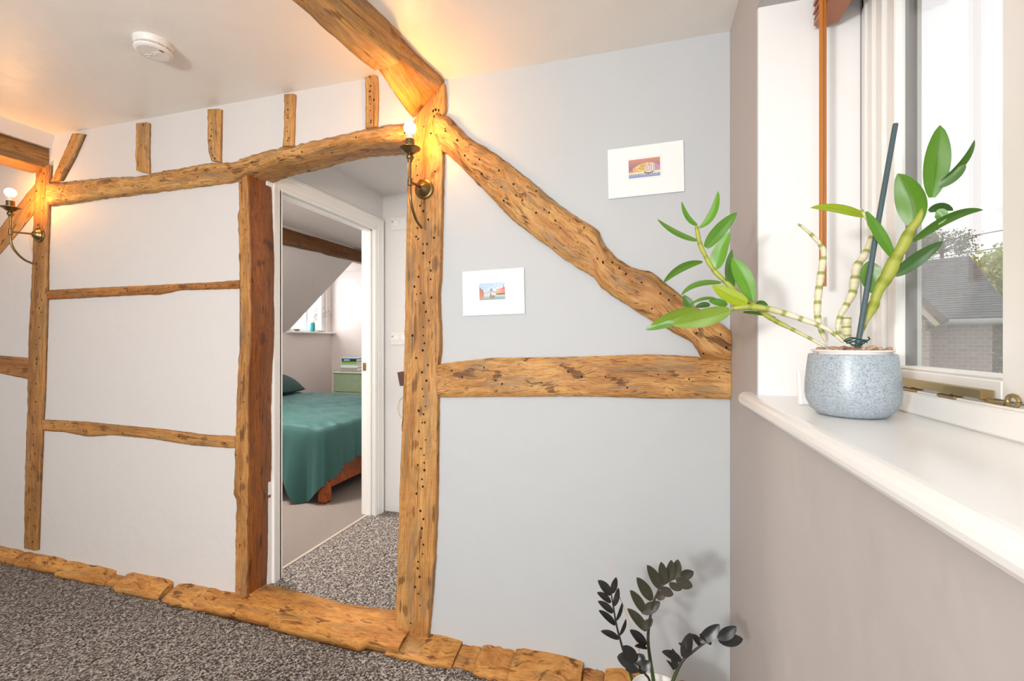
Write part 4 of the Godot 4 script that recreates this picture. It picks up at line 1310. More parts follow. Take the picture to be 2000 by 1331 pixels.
	added_ceiling_lamp(Vector3(-2.75, 2.25, -0.75), 0.2, BEDROOM, Color(1.0, 0.96, 0.93), "added unseen round ceiling lamp filling the bedroom with light")  # added lamp, hidden from the camera, that lifts the bedroom light

func straw() -> Material:
	M.straw = mat(Color(0.74, 0.64, 0.42), 0.8)
	M.seed = mat(Color(0.36, 0.28, 0.20), 0.8)
	return M.straw

func duvet() -> void:
	M.teal = mat(Color(0.155, 0.345, 0.335), 0.6)
	M.teal.rim_enabled = true
	M.teal.rim = 0.5
	M.teal_dark = mat(Color(0.10, 0.23, 0.22), 0.6)
	var x0 := -4.05
	var x1 := -2.086
	var z0 := -2.76
	var z1 := -1.045
	var rc := 0.15
	var n := 300
	# the outline of the bed as a rounded rectangle, starting at the foot corner by the door
	var ring := []
	var outw := []
	var cs := [[Vector2(x1 - rc, z1 - rc), 0.0], [Vector2(x0 + rc, z1 - rc), PI / 2], [Vector2(x0 + rc, z0 + rc), PI], [Vector2(x1 - rc, z0 + rc), PI * 1.5]]
	for q in cs:
		for k in 24:
			var a: float = q[1] + PI / 2 * k / 24.0
			ring.append(q[0] + rc * Vector2(cos(a), sin(a))); outw.append(Vector2(cos(a), sin(a)))
		var e: Vector2 = q[0] + rc * Vector2(cos(q[1] + PI / 2), sin(q[1] + PI / 2))
		var nq: Array = cs[(cs.find(q) + 1) % 4]
		var e2: Vector2 = nq[0] + rc * Vector2(cos(nq[1]), sin(nq[1]))
		for k in 51:
			ring.append(e.lerp(e2, k / 51.0)); outw.append(Vector2(cos(q[1] + PI / 2), sin(q[1] + PI / 2)))
	n = ring.size()
	var c := Vector2((x0 + x1) / 2, (z0 + z1) / 2)
	var rows := []
	var wr := noise(2.2, 3, 77)
	var top := 0.585
	for s in 22:
		var f := 1.0 - pow(1.0 - (s + 0.2) / 22.0, 1.6)
		f = minf(f, 0.985)
		var row := PackedVector3Array()
		for k in n:
			var p: Vector2 = c.lerp(ring[k], f)
			var edge := clampf((f - 0.80) / 0.185, 0.0, 1.0)
			row.append(Vector3(p.x, top - edge * edge * 0.018 + wr.get_noise_2d(p.x * 1.2, p.y * 3.2) * 0.022 + wr.get_noise_2d(p.x * 2.0 + p.y + 9.0, p.y * 7.0) * 0.011, p.y))
		rows.append(row)
	var corner := Vector2(x1 - 0.02, z1 - 0.02)
	for s in 16:
		var q := s / 15.0
		var row := PackedVector3Array()
		for k in n:
			var p: Vector2 = ring[k]
			var o: Vector2 = outw[k]
			var d := (p - corner).length()
			var hem := 0.30
			if o.x > 0.72: hem = lerpf(0.20, 0.305, smoothstep(0.02, 0.18, d)) + 0.012 * sin(p.y * 22.0)
			elif o.y > 0.3: hem = lerpf(0.07, 0.21, smoothstep(0.02, 0.15, absf(d - 0.14))) + 0.015 * sin(p.x * 17.0)
			var drop := (top - 0.018 - hem)
			var fold := 1.6 * sin(d * 36.0 + wr.get_noise_2d(p.x * 1.5, p.y * 1.5) * 5.0) * 0.5 + wr.get_noise_2d(p.x * 4.0, p.y * 4.0) * 0.8
			var near := clampf(1.0 - d / 0.5, 0.0, 1.0)
			var flare := 0.012 + q * (0.022 + 0.036 * fold + 0.020 * near) * lerpf(0.4, 1.0, smoothstep(0.15, 0.4, d) if o.x > 0.72 else 1.0)
			var r := sqrt(clampf(1.0 - pow(1.0 - minf(q * 5.0, 1.0), 2.0), 0.0, 1.0))
			row.append(Vector3(p.x + o.x * flare * r, top - 0.018 - drop * q - 0.012 * r + wr.get_noise_2d(p.x * 3.0, p.y * 3.0 + q * 2.0) * 0.004, p.y + o.y * flare * r))
		rows.append(row)
	var g := Geo.new()
	g.grid(rows, [], [], true, false)
	tag(put("duvet", g, M.teal), "crumpled teal duvet hanging over the foot of the bed", "duvet")

# ================================================================ smaller things
func build_things() -> void:
	wall_lamp(Vector3(-0.800, 1.747, 0.022), "brass wall lamp with lit bulb on the tall post beside the doorway")
	wall_lamp(Vector3(-2.980, 1.712, 0.020), "brass wall lamp with lit bulb on the narrow far post")
	mounted_print(Vector3(-0.5304, 1.3481, 0.0045), 0.24, 0.167, 0.0226, "white mounted canal print with a pale bridge under blue sky, beside the tall post", 0)
	mounted_print(Vector3(0.0087, 1.7434, 0.0045), 0.2449, 0.169, 0.0194, "white mounted canal print framed by a brown arch, above the curved brace", 1)
	# smoke alarm
	var sa := thing("smoke_alarm", "round white smoke alarm on the ceiling", "smoke alarm", Vector3(-1.665, 2.225, 0.40))
	var g := Geo.new()
	g.lathe([Vector2(0.060, 0.0), Vector2(0.0605, -0.004), Vector2(0.058, -0.007), Vector2(0.057, -0.020), Vector2(0.050, -0.0205), Vector2(0, -0.0205)], 48)
	put("base", g, M.plastic, sa)
	g = Geo.new()
	g.lathe([Vector2(0.049, -0.0195), Vector2(0.049, -0.0285), Vector2(0, -0.0285)], 48)
	put("vent_core", g, M.dark_slot, sa)
	g = Geo.new()
	g.lathe([Vector2(0.0575, -0.0238), Vector2(0.0575, -0.0252), Vector2(0.048, -0.0252), Vector2(0.048, -0.0238)], 48)
	for k in 14:
		var a := TAU * k / 14.0
		g.box(Vector3(cos(a) * 0.0545, -0.0245, sin(a) * 0.0545), Vector3(0.006, 0.009, 0.0022), 0.0, Basis(Vector3.UP, -a))
	put("vent_ring", g, M.plastic, sa)
	g = Geo.new()
	g.lathe([Vector2(0.0, -0.0270), Vector2(0.0575, -0.0275), Vector2(0.0575, -0.0295), Vector2(0.054, -0.035), Vector2(0.047, -0.0385), Vector2(0.044, -0.0375), Vector2(0, -0.0385)], 48)
	var cover := put("cover", g, M.plastic, sa)
	g = Geo.new()
	for s in [[Vector3(-0.030, -0.0388, -0.002), 0.010, 0.006], [Vector3(0.004, -0.0388, 0.001), 0.009, 0.006]]:
		var lp := []
		for k in 17:
			var a := TAU * k / 16.0
			lp.append(s[0] + Vector3(cos(a) * s[1], 0, sin(a) * s[2]))
		g.tube(lp, [0.001], 6, false)
	g.tube([Vector3(-0.020, -0.0388, -0.002), Vector3(-0.006, -0.0388, 0.0)], [0.001], 6)
	put("test_button", g, M.plastic, cover)
	for k in 6:
		g = Geo.new()
		g.box(Vector3(0.016 + k * 0.0055, -0.0384, 0.002), Vector3(0.0018, 0.001, 0.013), 0.0, Basis(Vector3.UP, -0.3))
		put("sound_slot", g, M.dark_slot if k > 3 else M.plastic, cover)

	# orchid in its speckled pot
	var pot_at := Vector3(0.357, 1.0372, 0.655)
	M.pot = mat(Color.WHITE, 0.35)
	var glaze := Image.create(512, 512, false, Image.FORMAT_RGB8)
	glaze.fill(Color(0.62, 0.665, 0.695))
	for k in 15000:
		var q := rng.randf()
		var cc := Color(0.685, 0.725, 0.75) if q < 0.4 else (Color(0.53, 0.58, 0.62) if q < 0.82 else Color(0.36, 0.41, 0.46))
		var sz := rng.randi_range(2, 6) if q < 0.82 else rng.randi_range(2, 4)
		glaze.fill_rect(Rect2i(rng.randi_range(0, 508), rng.randi_range(0, 508), sz, rng.randi_range(2, sz)), cc)
	M.pot.albedo_texture = ImageTexture.create_from_image(glaze)
	M.pot.uv1_triplanar = true
	M.pot.uv1_scale = Vector3.ONE * 5.0
	var orchid := thing("potted_orchid", "leafy orchid with long canes in a speckled blue-grey pot on the sill", "potted plant")
	g = Geo.new()
	g.lathe([Vector2(0.0, 0.0), Vector2(0.044, 0.0), Vector2(0.053, 0.003), Vector2(0.062, 0.012), Vector2(0.0685, 0.026), Vector2(0.0705, 0.040), Vector2(0.070, 0.058), Vector2(0.0675, 0.085), Vector2(0.0650, 0.107), Vector2(0.0640, 0.109), Vector2(0.0615, 0.109), Vector2(0.0605, 0.106), Vector2(0.060, 0.095), Vector2(0, 0.094)], 64)
	put("pot", g, M.pot, orchid, pot_at)
	g = Geo.new()
	g.lathe([Vector2(0.055, 0.09), Vector2(0.0570, 0.113), Vector2(0.0605, 0.1135), Vector2(0.0605, 0.1165), Vector2(0.0555, 0.1165), Vector2(0.054, 0.108), Vector2(0.0, 0.107)], 48)
	put("liner_pot", g, M.plastic, orchid, pot_at)
	g = Geo.new()
	for k in 110:
		var a := rng.randf() * TAU
		var r := 0.052 * sqrt(rng.randf())
		var long := rng.randf_range(0.006, 0.020)
		var cc := Color(0.30, 0.15, 0.08).lerp(Color(0.55, 0.36, 0.22), rng.randf())
		g.box(pot_at + Vector3(cos(a) * r, 0.110 + rng.randf() * 0.009, sin(a) * r), Vector3(long, rng.randf_range(0.003, 0.007), 0.006), 0.0015, Basis.from_euler(Vector3(rng.randf_range(-0.5, 0.5), rng.randf() * TAU, rng.randf_range(-0.5, 0.5))), cc)
	var bk := put("bark_chips", g, M.cane, orchid)
	bk.set_meta("kind", "stuff")
	var cane_low := cane(orchid, [Vector3(0.3408, 1.1663, 0.6696), Vector3(0.316, 1.1904, 0.6653), Vector3(0.2866, 1.205, 0.6608), Vector3(0.2561, 1.2182, 0.6565), Vector3(0.2246, 1.229, 0.6525), Vector3(0.1921, 1.2336, 0.6488), Vector3(0.162, 1.2311, 0.6458)], [0.0023, 0.0034, 0.0044, 0.005, 0.0054, 0.0057, 0.004], 1, 7)
	var cane_up := cane(orchid, [Vector3(0.3162, 1.1603, 0.6473), Vector3(0.2929, 1.1766, 0.6402), Vector3(0.2667, 1.1934, 0.6328), Vector3(0.2394, 1.2107, 0.6257), Vector3(0.2112, 1.2353, 0.6189), Vector3(0.1819, 1.2631, 0.6125), Vector3(0.1603, 1.2863, 0.608), Vector3(0.1382, 1.3125, 0.6037), Vector3(0.1247, 1.3385, 0.6012), Vector3(0.1132, 1.3671, 0.5992), Vector3(0.1063, 1.4046, 0.598)], [0.0023, 0.003, 0.0037, 0.0047, 0.004, 0.0047, 0.0047, 0.0044, 0.004, 0.0044, 0.0034], 2, 11)
	var cane_dry := cane(orchid, [Vector3(0.3211, 1.1684, 0.6445), Vector3(0.3094, 1.1998, 0.6478), Vector3(0.3064, 1.2268, 0.6487), Vector3(0.309, 1.2627, 0.648), Vector3(0.3137, 1.2986, 0.6466), Vector3(0.3176, 1.33, 0.6455), Vector3(0.3111, 1.3457, 0.6473), Vector3(0.3025, 1.3561, 0.6498), Vector3(0.2896, 1.3695, 0.6535), Vector3(0.2723, 1.383, 0.6585)], [0.0027, 0.0047, 0.0054, 0.0057, 0.0057, 0.0057, 0.0047, 0.0037, 0.003, 0.0017], 3, 9)
	var cane_mid := cane(orchid, [Vector3(0.3508, 1.1694, 0.6516), Vector3(0.3371, 1.1848, 0.6555), Vector3(0.3392, 1.2113, 0.6549), Vector3(0.3508, 1.2333, 0.6516), Vector3(0.3614, 1.2554, 0.6485), Vector3(0.3657, 1.2796, 0.6473), Vector3(0.3699, 1.3039, 0.6461), Vector3(0.3826, 1.3237, 0.6424), Vector3(0.39, 1.3435, 0.6403), Vector3(0.3943, 1.3656, 0.6391), Vector3(0.3869, 1.3876, 0.6412), Vector3(0.3742, 1.4053, 0.6449)], [0.0037, 0.0037, 0.004, 0.005, 0.006, 0.007, 0.0064, 0.006, 0.0044, 0.0034, 0.003, 0.003], 3, 10)
	var cane_stub := cane(orchid, [Vector3(0.3525, 1.1672, 0.6511), Vector3(0.3513, 1.1826, 0.6514), Vector3(0.3508, 1.198, 0.6516), Vector3(0.3517, 1.2117, 0.6513)], [0.0044, 0.0067, 0.007, 0.0064], 3, 3)
	var cane_tall := cane(orchid, [Vector3(0.3608, 1.1608, 0.6695), Vector3(0.3667, 1.1844, 0.6686), Vector3(0.3748, 1.21, 0.6712), Vector3(0.3827, 1.231, 0.6739), Vector3(0.389, 1.256, 0.6761), Vector3(0.4013, 1.2824, 0.6805), Vector3(0.4103, 1.3085, 0.6838), Vector3(0.4191, 1.3281, 0.6872), Vector3(0.4278, 1.3535, 0.6907), Vector3(0.4376, 1.3701, 0.6948), Vector3(0.4432, 1.3913, 0.6972)], [0.0023, 0.0034, 0.005, 0.0081, 0.0067, 0.0104, 0.0094, 0.0084, 0.0081, 0.0057, 0.004], 2, 6)
	leaf(cane_up, Vector3(0.1075, 1.4062, 0.5982), Vector3(0.0888, 1.4261, 0.595), Vector3(0.0782, 1.4593, 0.5933), 0.0106, 25, green[0], 0.8)
	leaf(cane_up, Vector3(0.1121, 1.4007, 0.599), Vector3(0.1364, 1.4266, 0.6034), Vector3(0.1462, 1.4711, 0.6052), 0.0156, -20, green[1], 1)
	leaf(cane_up, Vector3(0.1075, 1.3747, 0.5982), Vector3(0.0663, 1.3953, 0.5914), Vector3(0.0301, 1.4281, 0.586), 0.012, 30, green[2], 0.8)
	leaf(cane_up, Vector3(0.1235, 1.3593, 0.601), Vector3(0.1504, 1.3939, 0.6061), Vector3(0.1797, 1.4234, 0.612), 0.0258, 15, green[0], 0.8)
	leaf(cane_up, Vector3(0.1426, 1.3141, 0.6046), Vector3(0.1493, 1.3458, 0.6058), Vector3(0.1681, 1.387, 0.6096), 0.0283, -15, green[1], 0.8)
	leaf(cane_up, Vector3(0.1722, 1.2741, 0.6104), Vector3(0.1657, 1.31, 0.6091), Vector3(0.1711, 1.3512, 0.6102), 0.0177, 20, green[3], 0.8)
	leaf(cane_up, Vector3(0.1178, 1.3305, 0.6), Vector3(0.077, 1.3213, 0.5931), Vector3(0.0415, 1.2911, 0.5876), 0.0154, -30, green[2], 1)
	leaf(cane_up, Vector3(0.1515, 1.2856, 0.6063), Vector3(0.1063, 1.2839, 0.598), Vector3(0.0777, 1.2636, 0.5932), 0.0123, 35, green[2], 0.8)
	leaf(cane_up, Vector3(0.0994, 1.2386, 0.5968), Vector3(0.0895, 1.2491, 0.5951), Vector3(0.0829, 1.2647, 0.594), 0.0192, 10, green[3], 0.8)
	leaf(cane_up, Vector3(0.1426, 1.2533, 0.6046), Vector3(0.1178, 1.2544, 0.6), Vector3(0.0923, 1.2427, 0.5956), 0.0074, 35, green[2], 0.8)
	leaf(cane_up, Vector3(0.1314, 1.2413, 0.6025), Vector3(0.1178, 1.2418, 0.6), Vector3(0.104, 1.2385, 0.5976), 0.0124, 30, green[4], 0.8)
	leaf(cane_up, Vector3(0.1624, 1.2402, 0.6084), Vector3(0.1448, 1.247, 0.605), Vector3(0.1292, 1.2501, 0.602), 0.0151, 20, green[0], 0.8)
	leaf(cane_up, Vector3(0.207, 1.2446, 0.618), Vector3(0.1914, 1.2912, 0.6145), Vector3(0.1711, 1.334, 0.6102), 0.0327, 10, green[1], 1.1)
	leaf(cane_low, Vector3(0.1911, 1.2413, 0.6487), Vector3(0.1596, 1.2564, 0.6456), Vector3(0.1301, 1.2778, 0.6429), 0.0282, 15, green[5], 0.8)
	leaf(cane_low, Vector3(0.1607, 1.228, 0.6457), Vector3(0.1107, 1.2136, 0.6413), Vector3(0.0563, 1.201, 0.6374), 0.0343, -15, green[6], 0.85)
	leaf(cane_low, Vector3(0.1063, 1.2346, 0.598), Vector3(0.0614, 1.2166, 0.5906), Vector3(0.0172, 1.2018, 0.5842), 0.0303, -20, green[6], 0.9)
	leaf(cane_low, Vector3(0.0663, 1.2062, 0.5914), Vector3(0.0321, 1.2016, 0.5863), Vector3(0.0066, 1.1927, 0.5828), 0.0181, 10, green[0], 0.8)
	leaf(cane_low, Vector3(0.2122, 1.2408, 0.6192), Vector3(0.2213, 1.2428, 0.6213), Vector3(0.2314, 1.2376, 0.6237), 0.0099, 25, green[3], 0.8)
	leaf(cane_low, Vector3(0.1903, 1.2259, 0.6143), Vector3(0.2173, 1.2227, 0.6203), Vector3(0.2453, 1.2136, 0.6272), 0.0061, 40, green[3], 0.8)
	leaf(cane_mid, Vector3(0.3805, 1.3932, 0.643), Vector3(0.336, 1.4057, 0.6558), Vector3(0.289, 1.4079, 0.6693), 0.0163, 20, green[5], 0.8)
	leaf(cane_mid, Vector3(0.3732, 1.3939, 0.6707), Vector3(0.3905, 1.3509, 0.6766), Vector3(0.4103, 1.3033, 0.6838), 0.0179, -25, green[0], 1.1)
	leaf(cane_tall, Vector3(0.3887, 1.2501, 0.676), Vector3(0.3811, 1.281, 0.6734), Vector3(0.3748, 1.3071, 0.6712), 0.0347, 5, green[2], 0.9)
	leaf(cane_tall, Vector3(0.4519, 1.4025, 0.701), Vector3(0.4571, 1.4584, 0.7034), Vector3(0.4606, 1.5168, 0.705), 0.0333, 8, green[7], 0.95)
	leaf(cane_tall, Vector3(0.4317, 1.3582, 0.6923), Vector3(0.4279, 1.4044, 0.6908), Vector3(0.4125, 1.4509, 0.6847), 0.039, -12, green[7], 0.9)
	leaf(cane_tall, Vector3(0.462, 1.4255, 0.7057), Vector3(0.4841, 1.4505, 0.7167), Vector3(0.4955, 1.4818, 0.7229), 0.0099, 35, green[3], 0.8)
	leaf(cane_tall, Vector3(0.4592, 1.4177, 0.7044), Vector3(0.4756, 1.4323, 0.7123), Vector3(0.4867, 1.4466, 0.7181), 0.0169, -10, green[3], 0.8)
	leaf(cane_tall, Vector3(0.4309, 1.3345, 0.692), Vector3(0.4716, 1.3667, 0.7103), Vector3(0.5034, 1.3709, 0.7275), 0.0138, 30, green[3], 0.8)
	leaf(cane_tall, Vector3(0.4486, 1.3809, 0.6996), Vector3(0.462, 1.3855, 0.7057), Vector3(0.4745, 1.3765, 0.7118), 0.013, 30, green[4], 0.8)
	leaf(cane_tall, Vector3(0.4564, 1.3782, 0.7031), Vector3(0.462, 1.3708, 0.7057), Vector3(0.4592, 1.357, 0.7044), 0.017, 0, green[0], 0.8)
	leaf(cane_tall, Vector3(0.4093, 1.2802, 0.6835), Vector3(0.4377, 1.3066, 0.6948), Vector3(0.4637, 1.3295, 0.7065), 0.0217, 15, green[4], 0.8)
	leaf(cane_tall, Vector3(0.4053, 1.3149, 0.682), Vector3(0.4109, 1.3098, 0.6841), Vector3(0.4156, 1.307, 0.6859), 0.0119, 10, green[0], 0.8)
	var stake_top := Vector3(0.4274, 1.5507, 0.6452)
	var stake_foot := Vector3(0.3497, 1.1579, 0.6935)
	g = Geo.new()
	g.tube([stake_foot - Vector3(0, 0.012, 0), stake_foot.lerp(stake_top, 0.5), stake_top], [0.0042, 0.0042, 0.0042], 6)
	var stake := put("plant_stake", g, mat(Color(0.27, 0.35, 0.37), 0.5))
	tag(stake, "slim grey-green plant stake leaning in the orchid pot", "plant stake")
	g = Geo.new()
	var tie := []
	for k in 40:
		var a := k * 0.5
		tie.append(stake_foot + Vector3(cos(a) * (0.008 + 0.0003 * k), 0.004 + 0.0003 * k + 0.003 * sin(a * 2.3), sin(a) * 0.008))
	g.tube(tie, [0.0011], 6)
	put("twist_tie", g, mat(Color(0.10, 0.26, 0.22), 0.5), stake)
	g = Geo.new()
	g.box(Vector3(0, 0.03, 0), Vector3(0.010, 0.085, 0.0012), 0.0005)
	var tg := put("plant_label", g, M.card, self, pot_at + Vector3(-0.020, 0.105, -0.052))
	tg.rotation_degrees = Vector3(0, 30, 3)
	tag(tg, "narrow blank white label stuck in the orchid pot", "plant label")
	g = Geo.new()
	g.box(Vector3(0, 0.036, 0), Vector3(0.05, 0.072, 0.010), 0.003)
	var sen := put("white_sensor", g, M.white_gloss, self, Vector3(0.335, 1.0374, 0.53))
	sen.rotation_degrees = Vector3(-8, 10, 0)
	tag(sen, "small white plastic sensor propped behind the orchid pot", "sensor")

	# dark leaved plant on the floor in the corner
	var zp := Vector3(0.04, 0, 0.375)
	var zz := thing("potted_zamioculcas", "near-black leaved plant in a white pot in the wall corner", "potted plant")
	g = Geo.new()
	g.lathe([Vector2(0.0, 0.0), Vector2(0.055, 0.0), Vector2(0.060, 0.01), Vector2(0.068, 0.24), Vector2(0.072, 0.262), Vector2(0.070, 0.268), Vector2(0.066, 0.266), Vector2(0.063, 0.245), Vector2(0, 0.243)], 40)
	put("pot", g, M.plastic, zz, zp)
	g = Geo.new()
	g.lathe([Vector2(0.063, 0.236), Vector2(0.04, 0.249), Vector2(0, 0.252)], 24)
	put("soil", g, mat(Color(0.10, 0.075, 0.055), 0.95), zz, zp)
	var stem_slim := stem(zz, [Vector3(-0.0122, 0.1904, 0.3343), Vector3(-0.022, 0.2368, 0.3371), Vector3(-0.0317, 0.2774, 0.3399), Vector3(-0.0512, 0.344, 0.3455), Vector3(-0.0582, 0.37, 0.3475), Vector3(-0.0679, 0.4106, 0.3503), Vector3(-0.0749, 0.4541, 0.3523), Vector3(-0.0804, 0.4888, 0.3539), Vector3(-0.0818, 0.4975, 0.3543)], 0.0045, 0.0018)
	var stem_main := stem(zz, [Vector3(0.034, 0.2226, 0.3627), Vector3(0.0272, 0.2867, 0.3646), Vector3(0.0178, 0.3514, 0.3673), Vector3(0.0138, 0.3935, 0.3685), Vector3(0.0165, 0.4355, 0.3677), Vector3(0.0218, 0.4663, 0.3662), Vector3(0.0272, 0.4915, 0.3646), Vector3(0.0367, 0.5139, 0.3619), Vector3(0.0447, 0.5308, 0.3596), Vector3(0.0609, 0.542, 0.355), Vector3(0.0878, 0.5574, 0.3473)], 0.0055, 0.002)
	var stem_arched := stem(zz, [Vector3(0.0562, 0.2547, 0.3979), Vector3(0.0731, 0.3167, 0.3931), Vector3(0.0953, 0.3657, 0.3867), Vector3(0.1213, 0.39, 0.3793), Vector3(0.1473, 0.4103, 0.3718), Vector3(0.1798, 0.4293, 0.3625)], 0.0055, 0.002)
	var stem_front := stem(zz, [Vector3(0.0291, 0.2868, 0.4473), Vector3(0.0166, 0.3466, 0.4509), Vector3(0.0065, 0.3625, 0.4538), Vector3(-0.0085, 0.3834, 0.4581), Vector3(-0.0198, 0.3926, 0.4614)], 0.004, 0.002)
	leaf(stem_slim, Vector3(-0.0818, 0.4874, 0.3543), Vector3(-0.0969, 0.5085, 0.3586), Vector3(-0.1153, 0.5265, 0.3639), 0.0228, 10, dark_leaf[0], 0.9)
	leaf(stem_slim, Vector3(-0.0804, 0.4917, 0.3539), Vector3(-0.0718, 0.5127, 0.3514), Vector3(-0.0674, 0.5352, 0.3502), 0.017, -25, dark_leaf[1], 0.9)
	leaf(stem_slim, Vector3(-0.0735, 0.4584, 0.3519), Vector3(-0.0655, 0.482, 0.3496), Vector3(-0.0618, 0.5068, 0.3486), 0.0147, -20, dark_leaf[0], 0.9)
	leaf(stem_slim, Vector3(-0.0818, 0.4671, 0.3543), Vector3(-0.0984, 0.4824, 0.359), Vector3(-0.1175, 0.494, 0.3645), 0.0166, 15, dark_leaf[0], 0.9)
	leaf(stem_slim, Vector3(-0.0763, 0.4396, 0.3527), Vector3(-0.0944, 0.457, 0.3579), Vector3(-0.1153, 0.4709, 0.3639), 0.0177, 10, dark_leaf[0], 0.9)
	leaf(stem_slim, Vector3(-0.0701, 0.4071, 0.3509), Vector3(-0.0901, 0.4286, 0.3567), Vector3(-0.113, 0.4465, 0.3632), 0.0166, 10, dark_leaf[1], 0.9)
	leaf(stem_slim, Vector3(-0.0674, 0.4193, 0.3502), Vector3(-0.0579, 0.4425, 0.3474), Vector3(-0.0526, 0.4671, 0.3459), 0.0096, 35, dark_leaf[0], 0.9)
	leaf(stem_slim, Vector3(-0.061, 0.37, 0.3483), Vector3(-0.0833, 0.3823, 0.3547), Vector3(-0.1075, 0.3903, 0.3616), 0.0167, 15, dark_leaf[0], 0.9)
	leaf(stem_slim, Vector3(-0.0582, 0.3802, 0.3475), Vector3(-0.0484, 0.4011, 0.3447), Vector3(-0.0429, 0.4236, 0.3431), 0.0096, 30, dark_leaf[0], 0.9)
	leaf(stem_main, Vector3(0.0097, 0.4173, 0.3697), Vector3(-0.0126, 0.4475, 0.3761), Vector3(-0.0382, 0.4747, 0.3834), 0.024, 8, dark_leaf[2], 0.9)
	leaf(stem_main, Vector3(-0.0037, 0.4257, 0.3735), Vector3(0.0117, 0.4356, 0.3691), Vector3(0.0245, 0.4489, 0.3654), 0.0197, 25, dark_leaf[3], 0.9)
	leaf(stem_main, Vector3(0.0057, 0.4635, 0.3708), Vector3(-0.011, 0.4942, 0.3756), Vector3(-0.0312, 0.5224, 0.3814), 0.0239, 5, dark_leaf[2], 0.9)
	leaf(stem_main, Vector3(0.0218, 0.4957, 0.3662), Vector3(0.0055, 0.5268, 0.3709), Vector3(-0.0145, 0.5554, 0.3766), 0.0282, -5, dark_leaf[2], 0.9)
	leaf(stem_main, Vector3(-0.0037, 0.4663, 0.3735), Vector3(0.0208, 0.4777, 0.3665), Vector3(0.0434, 0.4929, 0.36), 0.0274, 20, dark_leaf[3], 0.9)
	leaf(stem_main, Vector3(0.0434, 0.5266, 0.36), Vector3(0.0291, 0.558, 0.3641), Vector3(0.0111, 0.5874, 0.3693), 0.0264, 8, dark_leaf[2], 0.9)
	leaf(stem_main, Vector3(0.0528, 0.5378, 0.3573), Vector3(0.0516, 0.567, 0.3577), Vector3(0.0461, 0.5958, 0.3592), 0.0245, -5, dark_leaf[2], 0.9)
	leaf(stem_main, Vector3(0.0649, 0.5462, 0.3538), Vector3(0.0704, 0.5732, 0.3523), Vector3(0.0717, 0.6008, 0.3519), 0.0233, 0, dark_leaf[2], 0.9)
	leaf(stem_main, Vector3(0.077, 0.5518, 0.3504), Vector3(0.0845, 0.5765, 0.3482), Vector3(0.0878, 0.6022, 0.3473), 0.0259, 5, dark_leaf[2], 0.9)
	leaf(stem_main, Vector3(0.0932, 0.5616, 0.3457), Vector3(0.1108, 0.5639, 0.3407), Vector3(0.1274, 0.5705, 0.3359), 0.0232, 20, dark_leaf[2], 0.9)
	leaf(stem_main, Vector3(0.0851, 0.5532, 0.348), Vector3(0.1041, 0.5407, 0.3426), Vector3(0.125, 0.5322, 0.3366), 0.0283, 10, dark_leaf[3], 0.9)
	leaf(stem_main, Vector3(0.0676, 0.542, 0.3531), Vector3(0.0824, 0.5316, 0.3488), Vector3(0.0991, 0.5252, 0.344), 0.0202, 20, dark_leaf[3], 0.9)
	leaf(stem_main, Vector3(0.0461, 0.5294, 0.3592), Vector3(0.0605, 0.5183, 0.3551), Vector3(0.077, 0.5111, 0.3504), 0.024, 10, dark_leaf[3], 0.9)
	leaf(stem_main, Vector3(0.0326, 0.5069, 0.3631), Vector3(0.0454, 0.509, 0.3594), Vector3(0.0568, 0.5153, 0.3561), 0.0215, 20, dark_leaf[3], 0.9)
	leaf(stem_main, Vector3(0.0084, 0.3795, 0.37), Vector3(-0.0104, 0.4007, 0.3754), Vector3(-0.032, 0.4187, 0.3816), 0.0229, 12, dark_leaf[1], 0.9)
	leaf(stem_main, Vector3(0.0111, 0.3711, 0.3693), Vector3(-0.0041, 0.3761, 0.3736), Vector3(-0.0199, 0.3767, 0.3782), 0.0111, 30, dark_leaf[0], 0.9)
	leaf(stem_arched, Vector3(0.0927, 0.3684, 0.3875), Vector3(0.0703, 0.3812, 0.3939), Vector3(0.0463, 0.39, 0.4008), 0.0196, 15, dark_leaf[0], 0.9)
	leaf(stem_arched, Vector3(0.077, 0.3467, 0.392), Vector3(0.0765, 0.3727, 0.3921), Vector3(0.0718, 0.3981, 0.3935), 0.0173, 10, dark_leaf[0], 0.9)
	leaf(stem_arched, Vector3(0.0966, 0.3765, 0.3864), Vector3(0.1083, 0.4063, 0.383), Vector3(0.1161, 0.4374, 0.3808), 0.0264, -20, dark_leaf[0], 0.9)
	leaf(stem_arched, Vector3(0.1187, 0.3833, 0.38), Vector3(0.1037, 0.3991, 0.3843), Vector3(0.0861, 0.4117, 0.3894), 0.0124, 35, dark_leaf[3], 0.9)
	leaf(stem_arched, Vector3(0.1408, 0.4049, 0.3737), Vector3(0.13, 0.4206, 0.3768), Vector3(0.1161, 0.4333, 0.3808), 0.0159, 25, dark_leaf[0], 0.9)
	leaf(stem_arched, Vector3(0.1382, 0.4157, 0.3744), Vector3(0.163, 0.4358, 0.3673), Vector3(0.185, 0.459, 0.361), 0.0286, 10, dark_leaf[1], 0.9)
	leaf(stem_arched, Vector3(0.1655, 0.409, 0.3666), Vector3(0.1522, 0.4228, 0.3704), Vector3(0.1364, 0.4333, 0.375), 0.0144, 30, dark_leaf[0], 0.9)
	leaf(stem_arched, Vector3(0.1811, 0.4239, 0.3621), Vector3(0.2044, 0.4369, 0.3555), Vector3(0.2253, 0.4536, 0.3494), 0.0267, 10, dark_leaf[1], 0.9)
	leaf(stem_arched, Vector3(0.1824, 0.4198, 0.3618), Vector3(0.212, 0.419, 0.3533), Vector3(0.2415, 0.4225, 0.3448), 0.0291, -5, dark_leaf[0], 0.9)
